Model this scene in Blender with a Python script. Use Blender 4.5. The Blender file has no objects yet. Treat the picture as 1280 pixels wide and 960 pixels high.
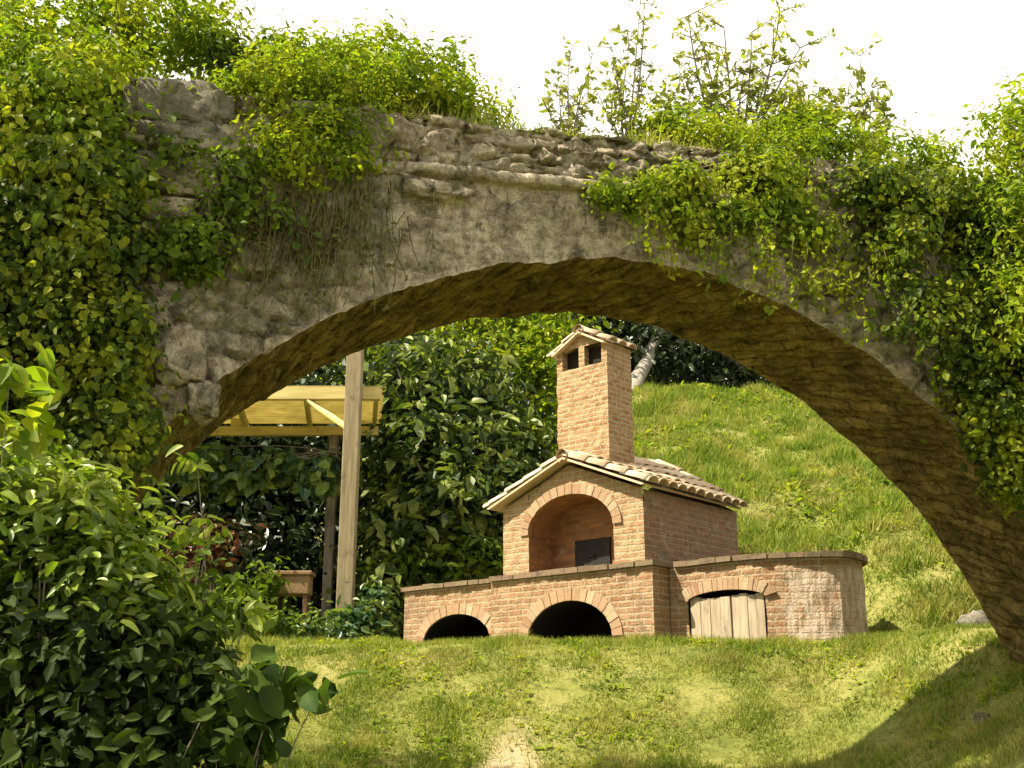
import bpy, math, random
import numpy as np
from mathutils import Vector, noise as mn

rng = np.random.default_rng(7)
random.seed(7)
R = math.radians
scene = bpy.context.scene
COL = scene.collection

# ------------------------------------------------------------------ camera model
EYE = np.array([0.0, 0.0, 1.5])
FPX, PITCH = 1422.2, R(16.46)
CP, SP = math.cos(PITCH), math.sin(PITCH)
def ray(px, py):
    x = (px-640)/FPX; z = (480-py)/FPX
    return np.array([x, CP-z*SP, SP+z*CP])
def P(px, py, Y):
    r = ray(px, py); return EYE + r*Y/r[1]
def on_plane(px, py, o, n):
    r = ray(px, py); return EYE + r*np.dot(np.asarray(o)-EYE, n)/np.dot(r, n)

cam = bpy.data.cameras.new('camera'); cam.lens = 40; cam.sensor_width = 36; cam.clip_end = 2000
cam_o = bpy.data.objects.new('camera', cam); COL.objects.link(cam_o)
cam_o.location = EYE; cam_o.rotation_euler = (math.pi/2+PITCH, 0, 0)
scene.camera = cam_o

# ------------------------------------------------------------------ object helpers
def tag(o, label=None, cat=None, group=None, kind=None):
    if label: o['label'] = label
    if cat: o['category'] = cat
    if group: o['group'] = group
    if kind: o['kind'] = kind
    return o
def empty(name, loc, label, cat, group=None):
    o = bpy.data.objects.new(name, None); COL.objects.link(o); o.location = Vector(loc)
    o.empty_display_size = .2
    return tag(o, label, cat, group)
def link(name, me, mat, parent=None):
    o = bpy.data.objects.new(name, me); COL.objects.link(o)
    for m in (mat if isinstance(mat, (list, tuple)) else [mat]): me.materials.append(m)
    if parent is not None:
        o.parent = parent
        off = Vector((0, 0, 0)); q = parent
        while q is not None: off += q.location; q = q.parent
        o.location = -off
    return o

class MB:
    """collects faces in world metres; build() links them as ONE mesh object"""
    def __init__(s): s.v = []; s.f = []; s.uv = []; s.sm = []
    def face(s, pts, uv=None, smooth=False):
        i = len(s.v); s.v += [tuple(p) for p in pts]; s.f.append(tuple(range(i, i+len(pts))))
        s.uv.append(uv if uv else [(0, 0)]*len(pts)); s.sm.append(smooth)
    def box(s, o, ax, ay, az, lo, hi):
        o = np.asarray(o, float); ax, ay, az = map(lambda q: np.asarray(q, float), (ax, ay, az))
        c = lambda i, j, k: o + ax*(hi[0] if i else lo[0]) + ay*(hi[1] if j else lo[1]) + az*(hi[2] if k else lo[2])
        L = [hi[k]-lo[k] for k in range(3)]
        def q(a, b, cc, d, w, h): s.face([c(*a), c(*b), c(*cc), c(*d)], [(lo[0], lo[2]), (lo[0]+w, lo[2]), (lo[0]+w, lo[2]+h), (lo[0], lo[2]+h)])
        q((0,0,0),(1,0,0),(1,0,1),(0,0,1), L[0], L[2]); q((1,1,0),(0,1,0),(0,1,1),(1,1,1), L[0], L[2])
        q((1,0,0),(1,1,0),(1,1,1),(1,0,1), L[1], L[2]); q((0,1,0),(0,0,0),(0,0,1),(0,1,1), L[1], L[2])
        q((0,0,1),(1,0,1),(1,1,1),(0,1,1), L[0], L[1]); q((0,1,0),(1,1,0),(1,0,0),(0,0,0), L[0], L[1])
    def tube(s, pts, rad, seg=6, cap=True):
        pts = [np.asarray(p, float) for p in pts]; rings = []
        for i, p in enumerate(pts):
            t = pts[min(i+1, len(pts)-1)]-pts[max(i-1, 0)]; t = t/(np.linalg.norm(t)+1e-9)
            a = np.cross(t, (0, 0, 1.0)) if abs(t[2]) < .95 else np.cross(t, (0, 1.0, 0)); a /= np.linalg.norm(a)
            b = np.cross(t, a); r = rad[i] if hasattr(rad, '__len__') else rad
            k0 = len(s.v)
            for k in range(seg):
                an = 2*math.pi*k/seg; s.v.append(tuple(p+r*(a*math.cos(an)+b*math.sin(an))))
            rings.append(k0)
        for i in range(len(rings)-1):
            for k in range(seg):
                k2 = (k+1) % seg
                s.f.append((rings[i]+k, rings[i]+k2, rings[i+1]+k2, rings[i+1]+k))
                s.uv.append([(k/seg, i), ((k+1)/seg, i), ((k+1)/seg, i+1), (k/seg, i+1)]); s.sm.append(True)
        if cap:
            for r0 in (rings[0], rings[-1]):
                s.f.append(tuple(r0+k for k in range(seg))); s.uv.append([(0, 0)]*seg); s.sm.append(False)
    def mesh(s, name):
        me = bpy.data.meshes.new(name); me.from_pydata(s.v, [], s.f); me.update()
        ul = me.uv_layers.new(name='UVMap')
        flat = np.array([c for f in s.uv for c in f], dtype=np.float32).ravel()
        ul.data.foreach_set('uv', flat)
        me.polygons.foreach_set('use_smooth', s.sm)
        return me
    def build(s, name, mat, parent=None, bevel=0, merge=False):
        o = link(name, s.mesh(name), mat, parent)
        if merge or bevel:
            w = o.modifiers.new('weld', 'WELD'); w.merge_threshold = .0005
        if bevel:
            b = o.modifiers.new('bevel', 'BEVEL'); b.width = bevel; b.segments = 2; b.limit_method = 'ANGLE'
        return o

def np_mesh(name, verts, quads, smooth=False, uv=None):
    me = bpy.data.meshes.new(name); n = len(quads); k = quads.shape[1]
    me.vertices.add(len(verts)); me.vertices.foreach_set('co', np.ascontiguousarray(verts, dtype=np.float32).ravel())
    me.loops.add(n*k); me.loops.foreach_set('vertex_index', np.ascontiguousarray(quads, dtype=np.int32).ravel())
    me.polygons.add(n); me.polygons.foreach_set('loop_start', np.arange(0, n*k, k, dtype=np.int32))
    me.polygons.foreach_set('use_smooth', np.full(n, smooth))
    if uv is not None:
        ul = me.uv_layers.new(name='UVMap'); ul.data.foreach_set('uv', np.asarray(uv, np.float32)[quads.ravel()].ravel())
    me.update(calc_edges=True); me.validate()
    return me

# cheap smooth 2D/3D noise in numpy, about -1..1
def wob(p, scale, seed):
    r = np.random.default_rng(seed); p = np.asarray(p, float); out = 0; amp = 0
    for o in range(4):
        for _ in range(3):
            k = r.normal(size=p.shape[-1]); k /= np.linalg.norm(k)
            a = .6**o; out = out + a*np.sin(p@k*(scale*1.9**o)+r.uniform(0, 6.3)); amp += a*.55
    return out/amp

# ------------------------------------------------------------------ materials
def new_mat(name):
    m = bpy.data.materials.new(name); m.use_nodes = True
    nt = m.node_tree; nt.nodes.clear()
    out = nt.nodes.new('ShaderNodeOutputMaterial')
    return m, nt, out
def N(nt, kind, **kw):
    n = nt.nodes.new(kind)
    for k, v in kw.items():
        if k in n.inputs.keys(): n.inputs[k].default_value = v
        else: setattr(n, k, v)
    return n
def ramp(nt, fac, stops, interp='LINEAR'):
    n = nt.nodes.new('ShaderNodeValToRGB'); n.color_ramp.interpolation = interp
    e = n.color_ramp.elements
    while len(e) < len(stops): e.new(.5)
    for i, (p, c) in enumerate(stops): e[i].position = p; e[i].color = (*c, 1)
    nt.links.new(fac, n.inputs['Fac']); return n.outputs['Color']
def mix(nt, fac, a, b, mode='MIX'):
    n = nt.nodes.new('ShaderNodeMix'); n.data_type = 'RGBA'; n.blend_type = mode
    for sock, v in ((n.inputs[0], fac), (n.inputs[6], a), (n.inputs[7], b)):
        if hasattr(v, 'links'): nt.links.new(v, sock)
        elif isinstance(v, (tuple, list)): sock.default_value = (*v, 1)
        else: sock.default_value = v
    return n.outputs[2]
def noise_tex(nt, vec, scale, detail=5, rough=.6, dist=0):
    n = N(nt, 'ShaderNodeTexNoise', Scale=scale, Detail=detail, Roughness=rough, Distortion=dist)
    nt.links.new(vec, n.inputs['Vector']); return n.outputs['Fac']
def step(nt, v, lo, hi):
    n = N(nt, 'ShaderNodeMapRange'); n.inputs[1].default_value = lo; n.inputs[2].default_value = hi; n.clamp = True
    n.interpolation_type = 'SMOOTHSTEP'
    nt.links.new(v, n.inputs[0]); return n.outputs[0]
def bump(nt, h, strength, dist=.02):
    n = N(nt, 'ShaderNodeBump', Strength=strength, Distance=dist); nt.links.new(h, n.inputs['Height']); return n.outputs['Normal']
def principled(nt, out, color, rough=.85, normal=None, spec=.3):
    b = N(nt, 'ShaderNodeBsdfPrincipled'); b.inputs['Roughness'].default_value = rough
    b.inputs['Specular IOR Level'].default_value = spec
    if hasattr(color, 'links'): nt.links.new(color, b.inputs['Base Color'])
    else: b.inputs['Base Color'].default_value = (*color, 1)
    if normal is not None: nt.links.new(normal, b.inputs['Normal'])
    if out is not None: nt.links.new(b.outputs[0], out.inputs['Surface'])
    return b

def leaf_mat(name, cols, rough=.45, trans=.4, spec=.4, tr_tint=(1.15, 1.25, .55)):
    m, nt, out = new_mat(name)
    g = N(nt, 'ShaderNodeNewGeometry')
    tc = N(nt, 'ShaderNodeTexCoord')
    k = len(cols)
    c = ramp(nt, g.outputs['Random Per Island'], [(i/(k-1), cols[i]) for i in range(k)])
    nz = noise_tex(nt, tc.outputs['Object'], 2.2, 3)
    c = mix(nt, step(nt, nz, .50, .64), c, mix(nt, .6, c, cols[-1]))
    c = mix(nt, step(nt, nz, .50, .36), c, mix(nt, .6, c, cols[0]))
    b = principled(nt, None, c, rough, None, spec)
    t = N(nt, 'ShaderNodeBsdfTranslucent')
    nt.links.new(mix(nt, 1.0, c, tr_tint, 'MULTIPLY'), t.inputs['Color'])
    ms = N(nt, 'ShaderNodeMixShader'); ms.inputs[0].default_value = trans
    nt.links.new(b.outputs[0], ms.inputs[1]); nt.links.new(t.outputs[0], ms.inputs[2]); nt.links.new(ms.outputs[0], out.inputs['Surface'])
    return m

def stone_mat(name, cols, moss=.5, rough=.95, scale=1.0, lichen=.5, mosscol=(.09, .095, .03)):
    m, nt, out = new_mat(name); tc = N(nt, 'ShaderNodeTexCoord'); v = tc.outputs['Object']
    big = noise_tex(nt, v, 1.6*scale, 6, .65); mid = noise_tex(nt, v, 7*scale, 6, .7, .6); fine = noise_tex(nt, v, 38*scale, 4, .7)
    c = ramp(nt, mix(nt, .45, mid, noise_tex(nt, v, 15*scale, 5, .75, .4)), [(.38, cols[0]), (.49, cols[1]), (.62, cols[2])])
    vo = N(nt, 'ShaderNodeTexVoronoi', Scale=5.5*scale); nt.links.new(v, vo.inputs['Vector'])
    bwv = N(nt, 'ShaderNodeRGBToBW'); nt.links.new(vo.outputs['Color'], bwv.inputs[0])
    c = mix(nt, .75, c, mix(nt, .5, c, ramp(nt, bwv.outputs[0], [(.25, (.18, .17, .16)), (.75, (.8, .79, .76))]), 'OVERLAY'))
    sp = noise_tex(nt, v, 55*scale, 5, .8)
    c = mix(nt, step(nt, sp, .56, .66), c, (cols[0][0]*.5, cols[0][1]*.5, cols[0][2]*.45))
    c = mix(nt, step(nt, noise_tex(nt, v, 42*scale, 5, .8, .3), .58, .68), c, (cols[2][0]*1.25, cols[2][1]*1.22, cols[2][2]*1.15))
    c = mix(nt, step(nt, noise_tex(nt, v, 3.3*scale, 7, .75, 1.), .55, .7), c, (cols[0][0]*.45, cols[0][1]*.45, cols[0][2]*.45))
    l = noise_tex(nt, v, 11*scale, 5, .7)
    lf = N(nt, 'ShaderNodeMath', operation='MULTIPLY'); nt.links.new(step(nt, l, .6, .68), lf.inputs[0]); lf.inputs[1].default_value = lichen
    c = mix(nt, lf.outputs[0], c, (.46, .42, .32))
    mf = N(nt, 'ShaderNodeMath', operation='MULTIPLY'); nt.links.new(step(nt, big, .48, .66), mf.inputs[0]); mf.inputs[1].default_value = moss
    c = mix(nt, mf.outputs[0], c, mosscol)
    ms_ = N(nt, 'ShaderNodeMapping'); ms_.inputs['Scale'].default_value = (4.5, 4.5, .9); nt.links.new(v, ms_.inputs['Vector'])
    c = mix(nt, step(nt, noise_tex(nt, ms_.outputs[0], 1.3*scale, 6, .75, .6), .54, .70), c, mix(nt, .72, c, (.045, .04, .03)))
    h = mix(nt, .4, mid, fine)
    principled(nt, out, c, rough, bump(nt, mix(nt, .35, h, sp), 1.0, .09), .15); return m

def brick_mat(name, c1, c2, mortar, bw=.235, rh=.07, warm=(.36, .17, .08), stain=.35, bumpd=.035):
    m, nt, out = new_mat(name); tc = N(nt, 'ShaderNodeTexCoord'); v = tc.outputs['UV']
    nz = N(nt, 'ShaderNodeTexNoise', Scale=8.0, Detail=4); nt.links.new(v, nz.inputs['Vector'])
    off = N(nt, 'ShaderNodeVectorMath', operation='SCALE'); nt.links.new(nz.outputs['Color'], off.inputs[0]); off.inputs['Scale'].default_value = .034
    add = N(nt, 'ShaderNodeVectorMath', operation='ADD'); nt.links.new(v, add.inputs[0]); nt.links.new(off.outputs[0], add.inputs[1])
    b = N(nt, 'ShaderNodeTexBrick', Scale=1.0); b.inputs['Brick Width'].default_value = bw; b.inputs['Row Height'].default_value = rh
    b.inputs['Mortar Size'].default_value = .013; b.inputs['Mortar Smooth'].default_value = .3; b.inputs['Bias'].default_value = 0
    b.inputs['Color1'].default_value = (*c1, 1); b.inputs['Color2'].default_value = (*c2, 1); b.inputs['Mortar'].default_value = (*mortar, 1)
    nt.links.new(add.outputs[0], b.inputs['Vector'])
    ob = tc.outputs['Object']
    c = mix(nt, step(nt, noise_tex(nt, ob, 9, 4, .7), .5, .68), b.outputs['Color'], mix(nt, .6, b.outputs['Color'], warm))
    c = mix(nt, step(nt, noise_tex(nt, ob, 17, 5, .75), .53, .68), c, mortar)
    c = mix(nt, step(nt, noise_tex(nt, ob, 12, 5, .75, .5), .58, .7), c, (warm[0]*.55, warm[1]*.6, warm[2]*.7))
    st = N(nt, 'ShaderNodeMath', operation='MULTIPLY'); nt.links.new(step(nt, noise_tex(nt, ob, 2.6, 6, .75, .8), .5, .7), st.inputs[0]); st.inputs[1].default_value = stain
    c = mix(nt, st.outputs[0], c, (.10, .085, .06))
    c = mix(nt, step(nt, noise_tex(nt, ob, 6, 6, .75, .6), .54, .68), c, mix(nt, .5, c, (.47, .375, .275)))
    inv = N(nt, 'ShaderNodeMath', operation='SUBTRACT'); inv.inputs[0].default_value = 1; nt.links.new(b.outputs['Fac'], inv.inputs[1])
    ht = N(nt, 'ShaderNodeMath', operation='MULTIPLY_ADD'); nt.links.new(noise_tex(nt, ob, 40, 4, .7), ht.inputs[0]); ht.inputs[1].default_value = .8; nt.links.new(inv.outputs[0], ht.inputs[2])
    principled(nt, out, c, .92, bump(nt, ht.outputs[0], .8, bumpd), .15); return m

def island_mat(name, cols, rough=.9, bscale=30, dirt=(.09, .075, .05), dirt_amt=.5, bdist=.015):
    m, nt, out = new_mat(name); g = N(nt, 'ShaderNodeNewGeometry'); tc = N(nt, 'ShaderNodeTexCoord'); v = tc.outputs['Object']
    c = ramp(nt, g.outputs['Random Per Island'], [(i/(len(cols)-1), cols[i]) for i in range(len(cols))])
    d = N(nt, 'ShaderNodeMath', operation='MULTIPLY'); nt.links.new(step(nt, noise_tex(nt, v, 9, 6, .75), .5, .7), d.inputs[0]); d.inputs[1].default_value = dirt_amt
    c = mix(nt, d.outputs[0], c, dirt)
    principled(nt, out, c, rough, bump(nt, noise_tex(nt, v, bscale, 5, .7), .7, bdist), .2); return m

def wood_mat(name, c1, c2, vertical=True, sc=1.0):
    m, nt, out = new_mat(name); tc = N(nt, 'ShaderNodeTexCoord')
    mp = N(nt, 'ShaderNodeMapping'); mp.inputs['Scale'].default_value = (14*sc, 14*sc, 1.2) if vertical else (1.2, 14*sc, 14*sc)
    nt.links.new(tc.outputs['Object'], mp.inputs['Vector'])
    n1 = noise_tex(nt, mp.outputs[0], 1.5, 6, .65, .4)
    c = ramp(nt, n1, [(.32, c1), (.62, c2)])
    c = mix(nt, step(nt, noise_tex(nt, tc.outputs['Object'], 4, 5, .7), .55, .75), c, (c1[0]*.5, c1[1]*.5, c1[2]*.5))
    principled(nt, out, c, .75, bump(nt, n1, .4, .01), .25); return m

M = {}
M['arch'] = stone_mat('weathered arch stone', [(.14, .115, .08), (.40, .345, .255), (.64, .565, .44)], moss=.3, lichen=.8)
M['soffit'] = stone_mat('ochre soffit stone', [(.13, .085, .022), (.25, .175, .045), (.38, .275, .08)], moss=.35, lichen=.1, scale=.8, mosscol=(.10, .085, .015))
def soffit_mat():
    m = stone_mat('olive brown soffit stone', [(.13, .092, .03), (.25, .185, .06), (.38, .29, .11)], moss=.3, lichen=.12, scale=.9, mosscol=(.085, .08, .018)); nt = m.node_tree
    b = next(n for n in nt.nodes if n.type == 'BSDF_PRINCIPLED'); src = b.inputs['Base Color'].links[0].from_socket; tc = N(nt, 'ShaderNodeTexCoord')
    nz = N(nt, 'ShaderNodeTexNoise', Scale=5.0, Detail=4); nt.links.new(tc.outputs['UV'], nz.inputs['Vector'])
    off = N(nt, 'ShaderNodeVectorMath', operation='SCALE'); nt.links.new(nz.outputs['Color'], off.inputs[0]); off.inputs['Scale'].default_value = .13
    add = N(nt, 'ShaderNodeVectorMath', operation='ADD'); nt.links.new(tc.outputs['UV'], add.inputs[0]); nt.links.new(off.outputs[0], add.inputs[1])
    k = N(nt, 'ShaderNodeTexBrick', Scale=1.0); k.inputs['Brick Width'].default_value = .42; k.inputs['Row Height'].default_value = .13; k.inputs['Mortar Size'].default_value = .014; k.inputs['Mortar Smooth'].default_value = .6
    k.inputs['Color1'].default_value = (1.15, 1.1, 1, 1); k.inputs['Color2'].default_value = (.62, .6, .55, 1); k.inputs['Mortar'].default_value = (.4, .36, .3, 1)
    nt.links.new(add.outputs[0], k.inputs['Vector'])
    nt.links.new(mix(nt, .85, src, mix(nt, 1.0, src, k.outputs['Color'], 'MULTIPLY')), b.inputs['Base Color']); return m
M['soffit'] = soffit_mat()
M['rock'] = stone_mat('grey field stone', [(.12, .11, .09), (.22, .20, .16), (.34, .315, .26)], moss=.5)
M['soil'] = stone_mat('bridge top soil', [(.07, .055, .035), (.12, .1, .06), (.17, .15, .08)], moss=.7)
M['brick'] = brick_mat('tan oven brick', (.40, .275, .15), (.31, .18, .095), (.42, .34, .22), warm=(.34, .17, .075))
M['chim'] = brick_mat('orange chimney brick', (.40, .25, .125), (.29, .155, .08), (.41, .325, .2), warm=(.35, .165, .07), bw=.2, rh=.062)
M['brick_side'] = brick_mat('shade darkened side brick', (.28, .17, .105), (.20, .11, .068), (.28, .22, .155), stain=.55)  # shade of the side walls, put into a darker version of the gable brick
M['brick_base'] = brick_mat('worn pinkish base brick', (.35, .22, .125), (.255, .14, .075), (.38, .30, .195), stain=.5, warm=(.31, .145, .065))
M['voussoir'] = island_mat('ring bricks', [(.27, .155, .09), (.36, .25, .155), (.30, .185, .115), (.39, .30, .195)])
M['slab'] = island_mat('dark mossy coping brick', [(.13, .095, .06), (.2, .14, .09), (.16, .125, .075)], dirt=(.05, .045, .03), dirt_amt=.7)
M['tile'] = island_mat('pale clay roof tile', [(.46, .34, .22), (.58, .47, .33), (.52, .38, .26), (.62, .53, .40)], dirt=(.2, .15, .09), dirt_amt=.45)
M['black_lining'] = island_mat('black store and sooty flue lining', [(.012, .01, .008), (.022, .018, .013)], dirt=(.01, .008, .006))  # near-black lining of the wood stores and the sooty flue
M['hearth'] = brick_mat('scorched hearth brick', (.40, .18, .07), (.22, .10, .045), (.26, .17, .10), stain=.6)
M['iron'] = island_mat('black iron', [(.012, .012, .012), (.02, .02, .02)], rough=.6)
M['door'] = wood_mat('bleached door boards', (.23, .18, .12), (.40, .335, .24))
M['post'] = wood_mat('tan post timber', (.15, .12, .07), (.27, .22, .13))
M['ywood'] = wood_mat('yellow pine boards', (.40, .32, .11), (.56, .47, .20), vertical=False)
M['bark'] = wood_mat('grey brown bark', (.09, .075, .055), (.2, .17, .13))
M['gbark'] = wood_mat('pale grey trunk', (.12, .11, .09), (.27, .25, .21))
M['terracotta'] = island_mat('terracotta', [(.22, .14, .07), (.28, .185, .095)])
M['dwood'] = wood_mat('dark bench timber', (.10, .055, .03), (.17, .1, .05), vertical=False)

def sheet_mat():
    m, nt, out = new_mat('yellowed translucent roof sheet')
    tc = N(nt, 'ShaderNodeTexCoord')
    c = ramp(nt, noise_tex(nt, tc.outputs['Object'], 3, 5, .7), [(.3, (.42, .36, .15)), (.7, (.62, .55, .28))])
    b = principled(nt, None, c, .6)
    t = N(nt, 'ShaderNodeBsdfTranslucent'); nt.links.new(c, t.inputs['Color'])
    ms = N(nt, 'ShaderNodeMixShader'); ms.inputs[0].default_value = .6
    nt.links.new(b.outputs[0], ms.inputs[1]); nt.links.new(t.outputs[0], ms.inputs[2]); nt.links.new(ms.outputs[0], out.inputs['Surface'])
    return m
M['sheet'] = sheet_mat()

def ground_mat():
    m, nt, out = new_mat('lawn soil and moss'); tc = N(nt, 'ShaderNodeTexCoord'); v = tc.outputs['Object']
    c = ramp(nt, noise_tex(nt, v, 1.3, 6, .65), [(.3, (.12, .14, .03)), (.5, (.20, .21, .05)), (.7, (.31, .27, .10))])
    c = mix(nt, step(nt, noise_tex(nt, v, 12, 5, .7), .45, .7), c, (.08, .095, .02))
    # the worn path: bare earth patch of its own shape
    sx = N(nt, 'ShaderNodeMapping'); sx.inputs['Location'].default_value = (.0, -9.75*.7, 0); sx.inputs['Scale'].default_value = (1.7, .7, .0)
    nt.links.new(v, sx.inputs['Vector'])
    ln = N(nt, 'ShaderNodeVectorMath', operation='LENGTH'); nt.links.new(sx.outputs[0], ln.inputs[0])
    ad = N(nt, 'ShaderNodeMath', operation='MULTIPLY_ADD'); nt.links.new(noise_tex(nt, v, 3.5, 5, .7), ad.inputs[0]); ad.inputs[1].default_value = .5; nt.links.new(ln.outputs['Value'], ad.inputs[2])
    c = mix(nt, step(nt, ad.outputs[0], .95, .55), c, (.38, .295, .175))
    principled(nt, out, c, .95, bump(nt, noise_tex(nt, v, 30, 6, .75), .8, .04), .1); return m
M['ground'] = ground_mat()

def grass_mat(name, cols, dry, sc):
    m = leaf_mat(name, cols, .6, .38, .15); nt = m.node_tree
    b = next(n for n in nt.nodes if n.type == 'BSDF_PRINCIPLED'); t = next(n for n in nt.nodes if n.type == 'BSDF_TRANSLUCENT')
    src = b.inputs['Base Color'].links[0].from_socket; tc = N(nt, 'ShaderNodeTexCoord')
    c = mix(nt, step(nt, noise_tex(nt, tc.outputs['Object'], sc, 5, .7, .4), .50, .66), src, mix(nt, .65, src, dry))
    c = mix(nt, step(nt, noise_tex(nt, tc.outputs['Object'], sc*2.3, 5, .7, .4), .52, .66), c, mix(nt, .7, c, cols[0]))
    nt.links.new(c, b.inputs['Base Color'])
    tm = t.inputs['Color'].links[0].from_node; nt.links.new(c, tm.inputs[6])
    return m
M['blade'] = grass_mat('lawn blades', [(.085, .14, .014), (.165, .225, .024), (.24, .28, .038), (.38, .345, .11)], (.35, .27, .10), 1.6)
M['hill'] = grass_mat('hill grass blades', [(.09, .155, .014), (.16, .235, .023), (.225, .275, .037), (.36, .32, .10)], (.32, .27, .09), 1.0)
M['bright'] = leaf_mat('bright yellow green leaves', [(.085, .145, .01), (.17, .25, .012), (.26, .325, .016), (.34, .345, .024)], .55, .52, .2)
M['mid'] = leaf_mat('mid green leaves', [(.05, .09, .01), (.10, .155, .012), (.165, .22, .018)], .5, .45, .2)
M['ivy'] = leaf_mat('dark ivy leaves', [(.028, .052, .007), (.06, .10, .01), (.115, .165, .014), (.27, .29, .018)], .5, .45, .15)
M['laurel'] = leaf_mat('glossy laurel leaves', [(.045, .085, .01), (.11, .175, .014), (.19, .26, .02), (.32, .37, .06)], .36, .42, .35)
M['broad'] = leaf_mat('broad dark leaves', [(.014, .03, .007), (.028, .052, .01), (.055, .095, .012), (.24, .28, .06)], .45, .33, .25)
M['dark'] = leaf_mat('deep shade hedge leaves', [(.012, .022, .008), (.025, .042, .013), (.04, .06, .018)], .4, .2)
M['shade'] = leaf_mat('shade coloured shrub leaves', [(.010, .021, .004), (.02, .038, .006), (.038, .062, .009), (.055, .08, .012)], .6, .3, .1)  # shade at the foot of the near bush, put into the leaf colour
M['olive'] = leaf_mat('sparse yellow olive leaves', [(.16, .20, .03), (.26, .28, .06), (.36, .33, .11)], .55, .55)
M['hazel'] = leaf_mat('hazel leaves', [(.016, .036, .006), (.028, .06, .009), (.06, .10, .013)], .65, .35, .12)
M['blue'] = leaf_mat('blue green vine leaves', [(.03, .075, .04), (.05, .11, .05), (.10, .16, .03), (.2, .24, .04)], .4, .35)
M['red'] = leaf_mat('red brown leaves', [(.10, .03, .015), (.16, .06, .02), (.09, .07, .02)], .5, .3)
M['straw'] = leaf_mat('brown trailing stems', [(.09, .075, .03), (.15, .125, .05), (.12, .13, .035)], .7, .3, .2)

# ------------------------------------------------------------------ ground
def sstep(a, b, x):
    t = np.clip((np.asarray(x, float)-a)/(b-a), 0, 1); return t*t*(3-2*t)
PY = [-200, -8, 0, 9.4, 9.9, 10.5, 11.2, 11.75, 12.3, 13.2, 14.2, 300]
PZ = [-6, -.9, 0, .93, 1.02, 1.40, 1.92, 2.235, 2.27, 2.31, 2.38, 2.6]
_c = P(815, 700, 12.7); _th = R(41.2)
def gz(x, y):
    x = np.asarray(x, float); y = np.asarray(y, float)
    z = sum(np.interp(y+d, PY, PZ) for d in (-.25, -.12, 0, .12, .25))/5
    z = z + .85*sstep(2.45, 4.5, x)*(1-sstep(10.2, 12.3, y))
    z = z + .9*sstep(4.5, 8, x)*(1-sstep(10, 13, y))
    w = sstep(-.8, 2.0, x)
    hill = 5.2*np.clip((y-13.5-.55*sstep(4.5, 3.3, x)*0)/7.6, 0, 1)**.92
    hill = np.where(y > 21.1, 5.2+.6*sstep(21, 40, y), hill)
    z = z + hill*w + 1.2*sstep(15, 24, y)*(1-w)
    z = z + .45*sstep(13.0, 13.6, y)*sstep(4.1, 4.7, x)*(1-sstep(15, 17, y))
    s_ = -(x-_c[0])*math.cos(_th)+(y-_c[1])*math.sin(_th); d_ = (x-_c[0])*math.sin(_th)+(y-_c[1])*math.cos(_th)
    z = z - (.55+hill*w)*sstep(.04, .22, d_)*sstep(2.1, 1.9, d_)*sstep(.1, .3, s_)*sstep(4.6, 4.4, s_)
    z = z + 4.2*sstep(21, 26, y)*sstep(-.5, -2.5, x)
    amp = .025+.22*w*sstep(13.8, 15, y)
    return z + amp*wob(np.stack([x, y], -1), 1.7, 5) + .012*wob(np.stack([x, y], -1), 6, 6)
xs = np.unique(np.concatenate([np.linspace(-160, -14, 22), np.linspace(-14, 14, 225), np.linspace(14, 160, 22)]))
ys = np.unique(np.concatenate([np.linspace(-60, -4, 12), np.linspace(-4, 28, 257), np.linspace(28, 260, 24)]))
X, Yg = np.meshgrid(xs, ys); Zg = gz(X, Yg)
V = np.stack([X, Yg, Zg], -1).reshape(-1, 3)
nx, ny = len(xs), len(ys)
I = np.arange(nx*ny).reshape(ny, nx)
Q = np.stack([I[:-1, :-1], I[:-1, 1:], I[1:, 1:], I[1:, :-1]], -1).reshape(-1, 4)
g_o = link('ground', np_mesh('ground', V, Q, True), M['ground'])
tag(g_o, 'sloping grassy ground rising to the oven with a bare earth patch', 'ground', kind='structure')

# ------------------------------------------------------------------ foliage
def leaf_mesh(name, pos, nrm, size, aspect=.5, droop=.4, fold=.12, seed=0, tip=None):
    r = np.random.default_rng(seed); n = len(pos)
    nrm = nrm/np.linalg.norm(nrm, axis=1, keepdims=True)
    t = r.normal(size=(n, 3)) if tip is None else tip + .35*r.normal(size=(n, 3))
    t[:, 2] -= droop
    t = t-(t*nrm).sum(1, keepdims=True)*nrm; t /= np.linalg.norm(t, axis=1, keepdims=True)+1e-9
    s = np.cross(nrm, t)
    L = (np.asarray(size)*np.clip(r.lognormal(-.12, .36, n), .35, 1.9))[:, None]; W = L*aspect; F = fold*L
    v = np.empty((n, 6, 3))
    v[:, 0] = pos
    v[:, 1] = pos+.33*L*t+.5*W*s+F*nrm; v[:, 2] = pos+.7*L*t+.36*W*s+F*.5*nrm
    v[:, 3] = pos+L*t-.12*L*nrm
    v[:, 4] = pos+.7*L*t-.36*W*s+F*.5*nrm; v[:, 5] = pos+.33*L*t-.5*W*s+F*nrm
    b = np.arange(n)[:, None]*6
    q = np.concatenate([b+np.array([[0, 1, 2, 3]]), b+np.array([[0, 3, 4, 5]])], 0)
    return np_mesh(name, v.reshape(-1, 3), q)

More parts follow.
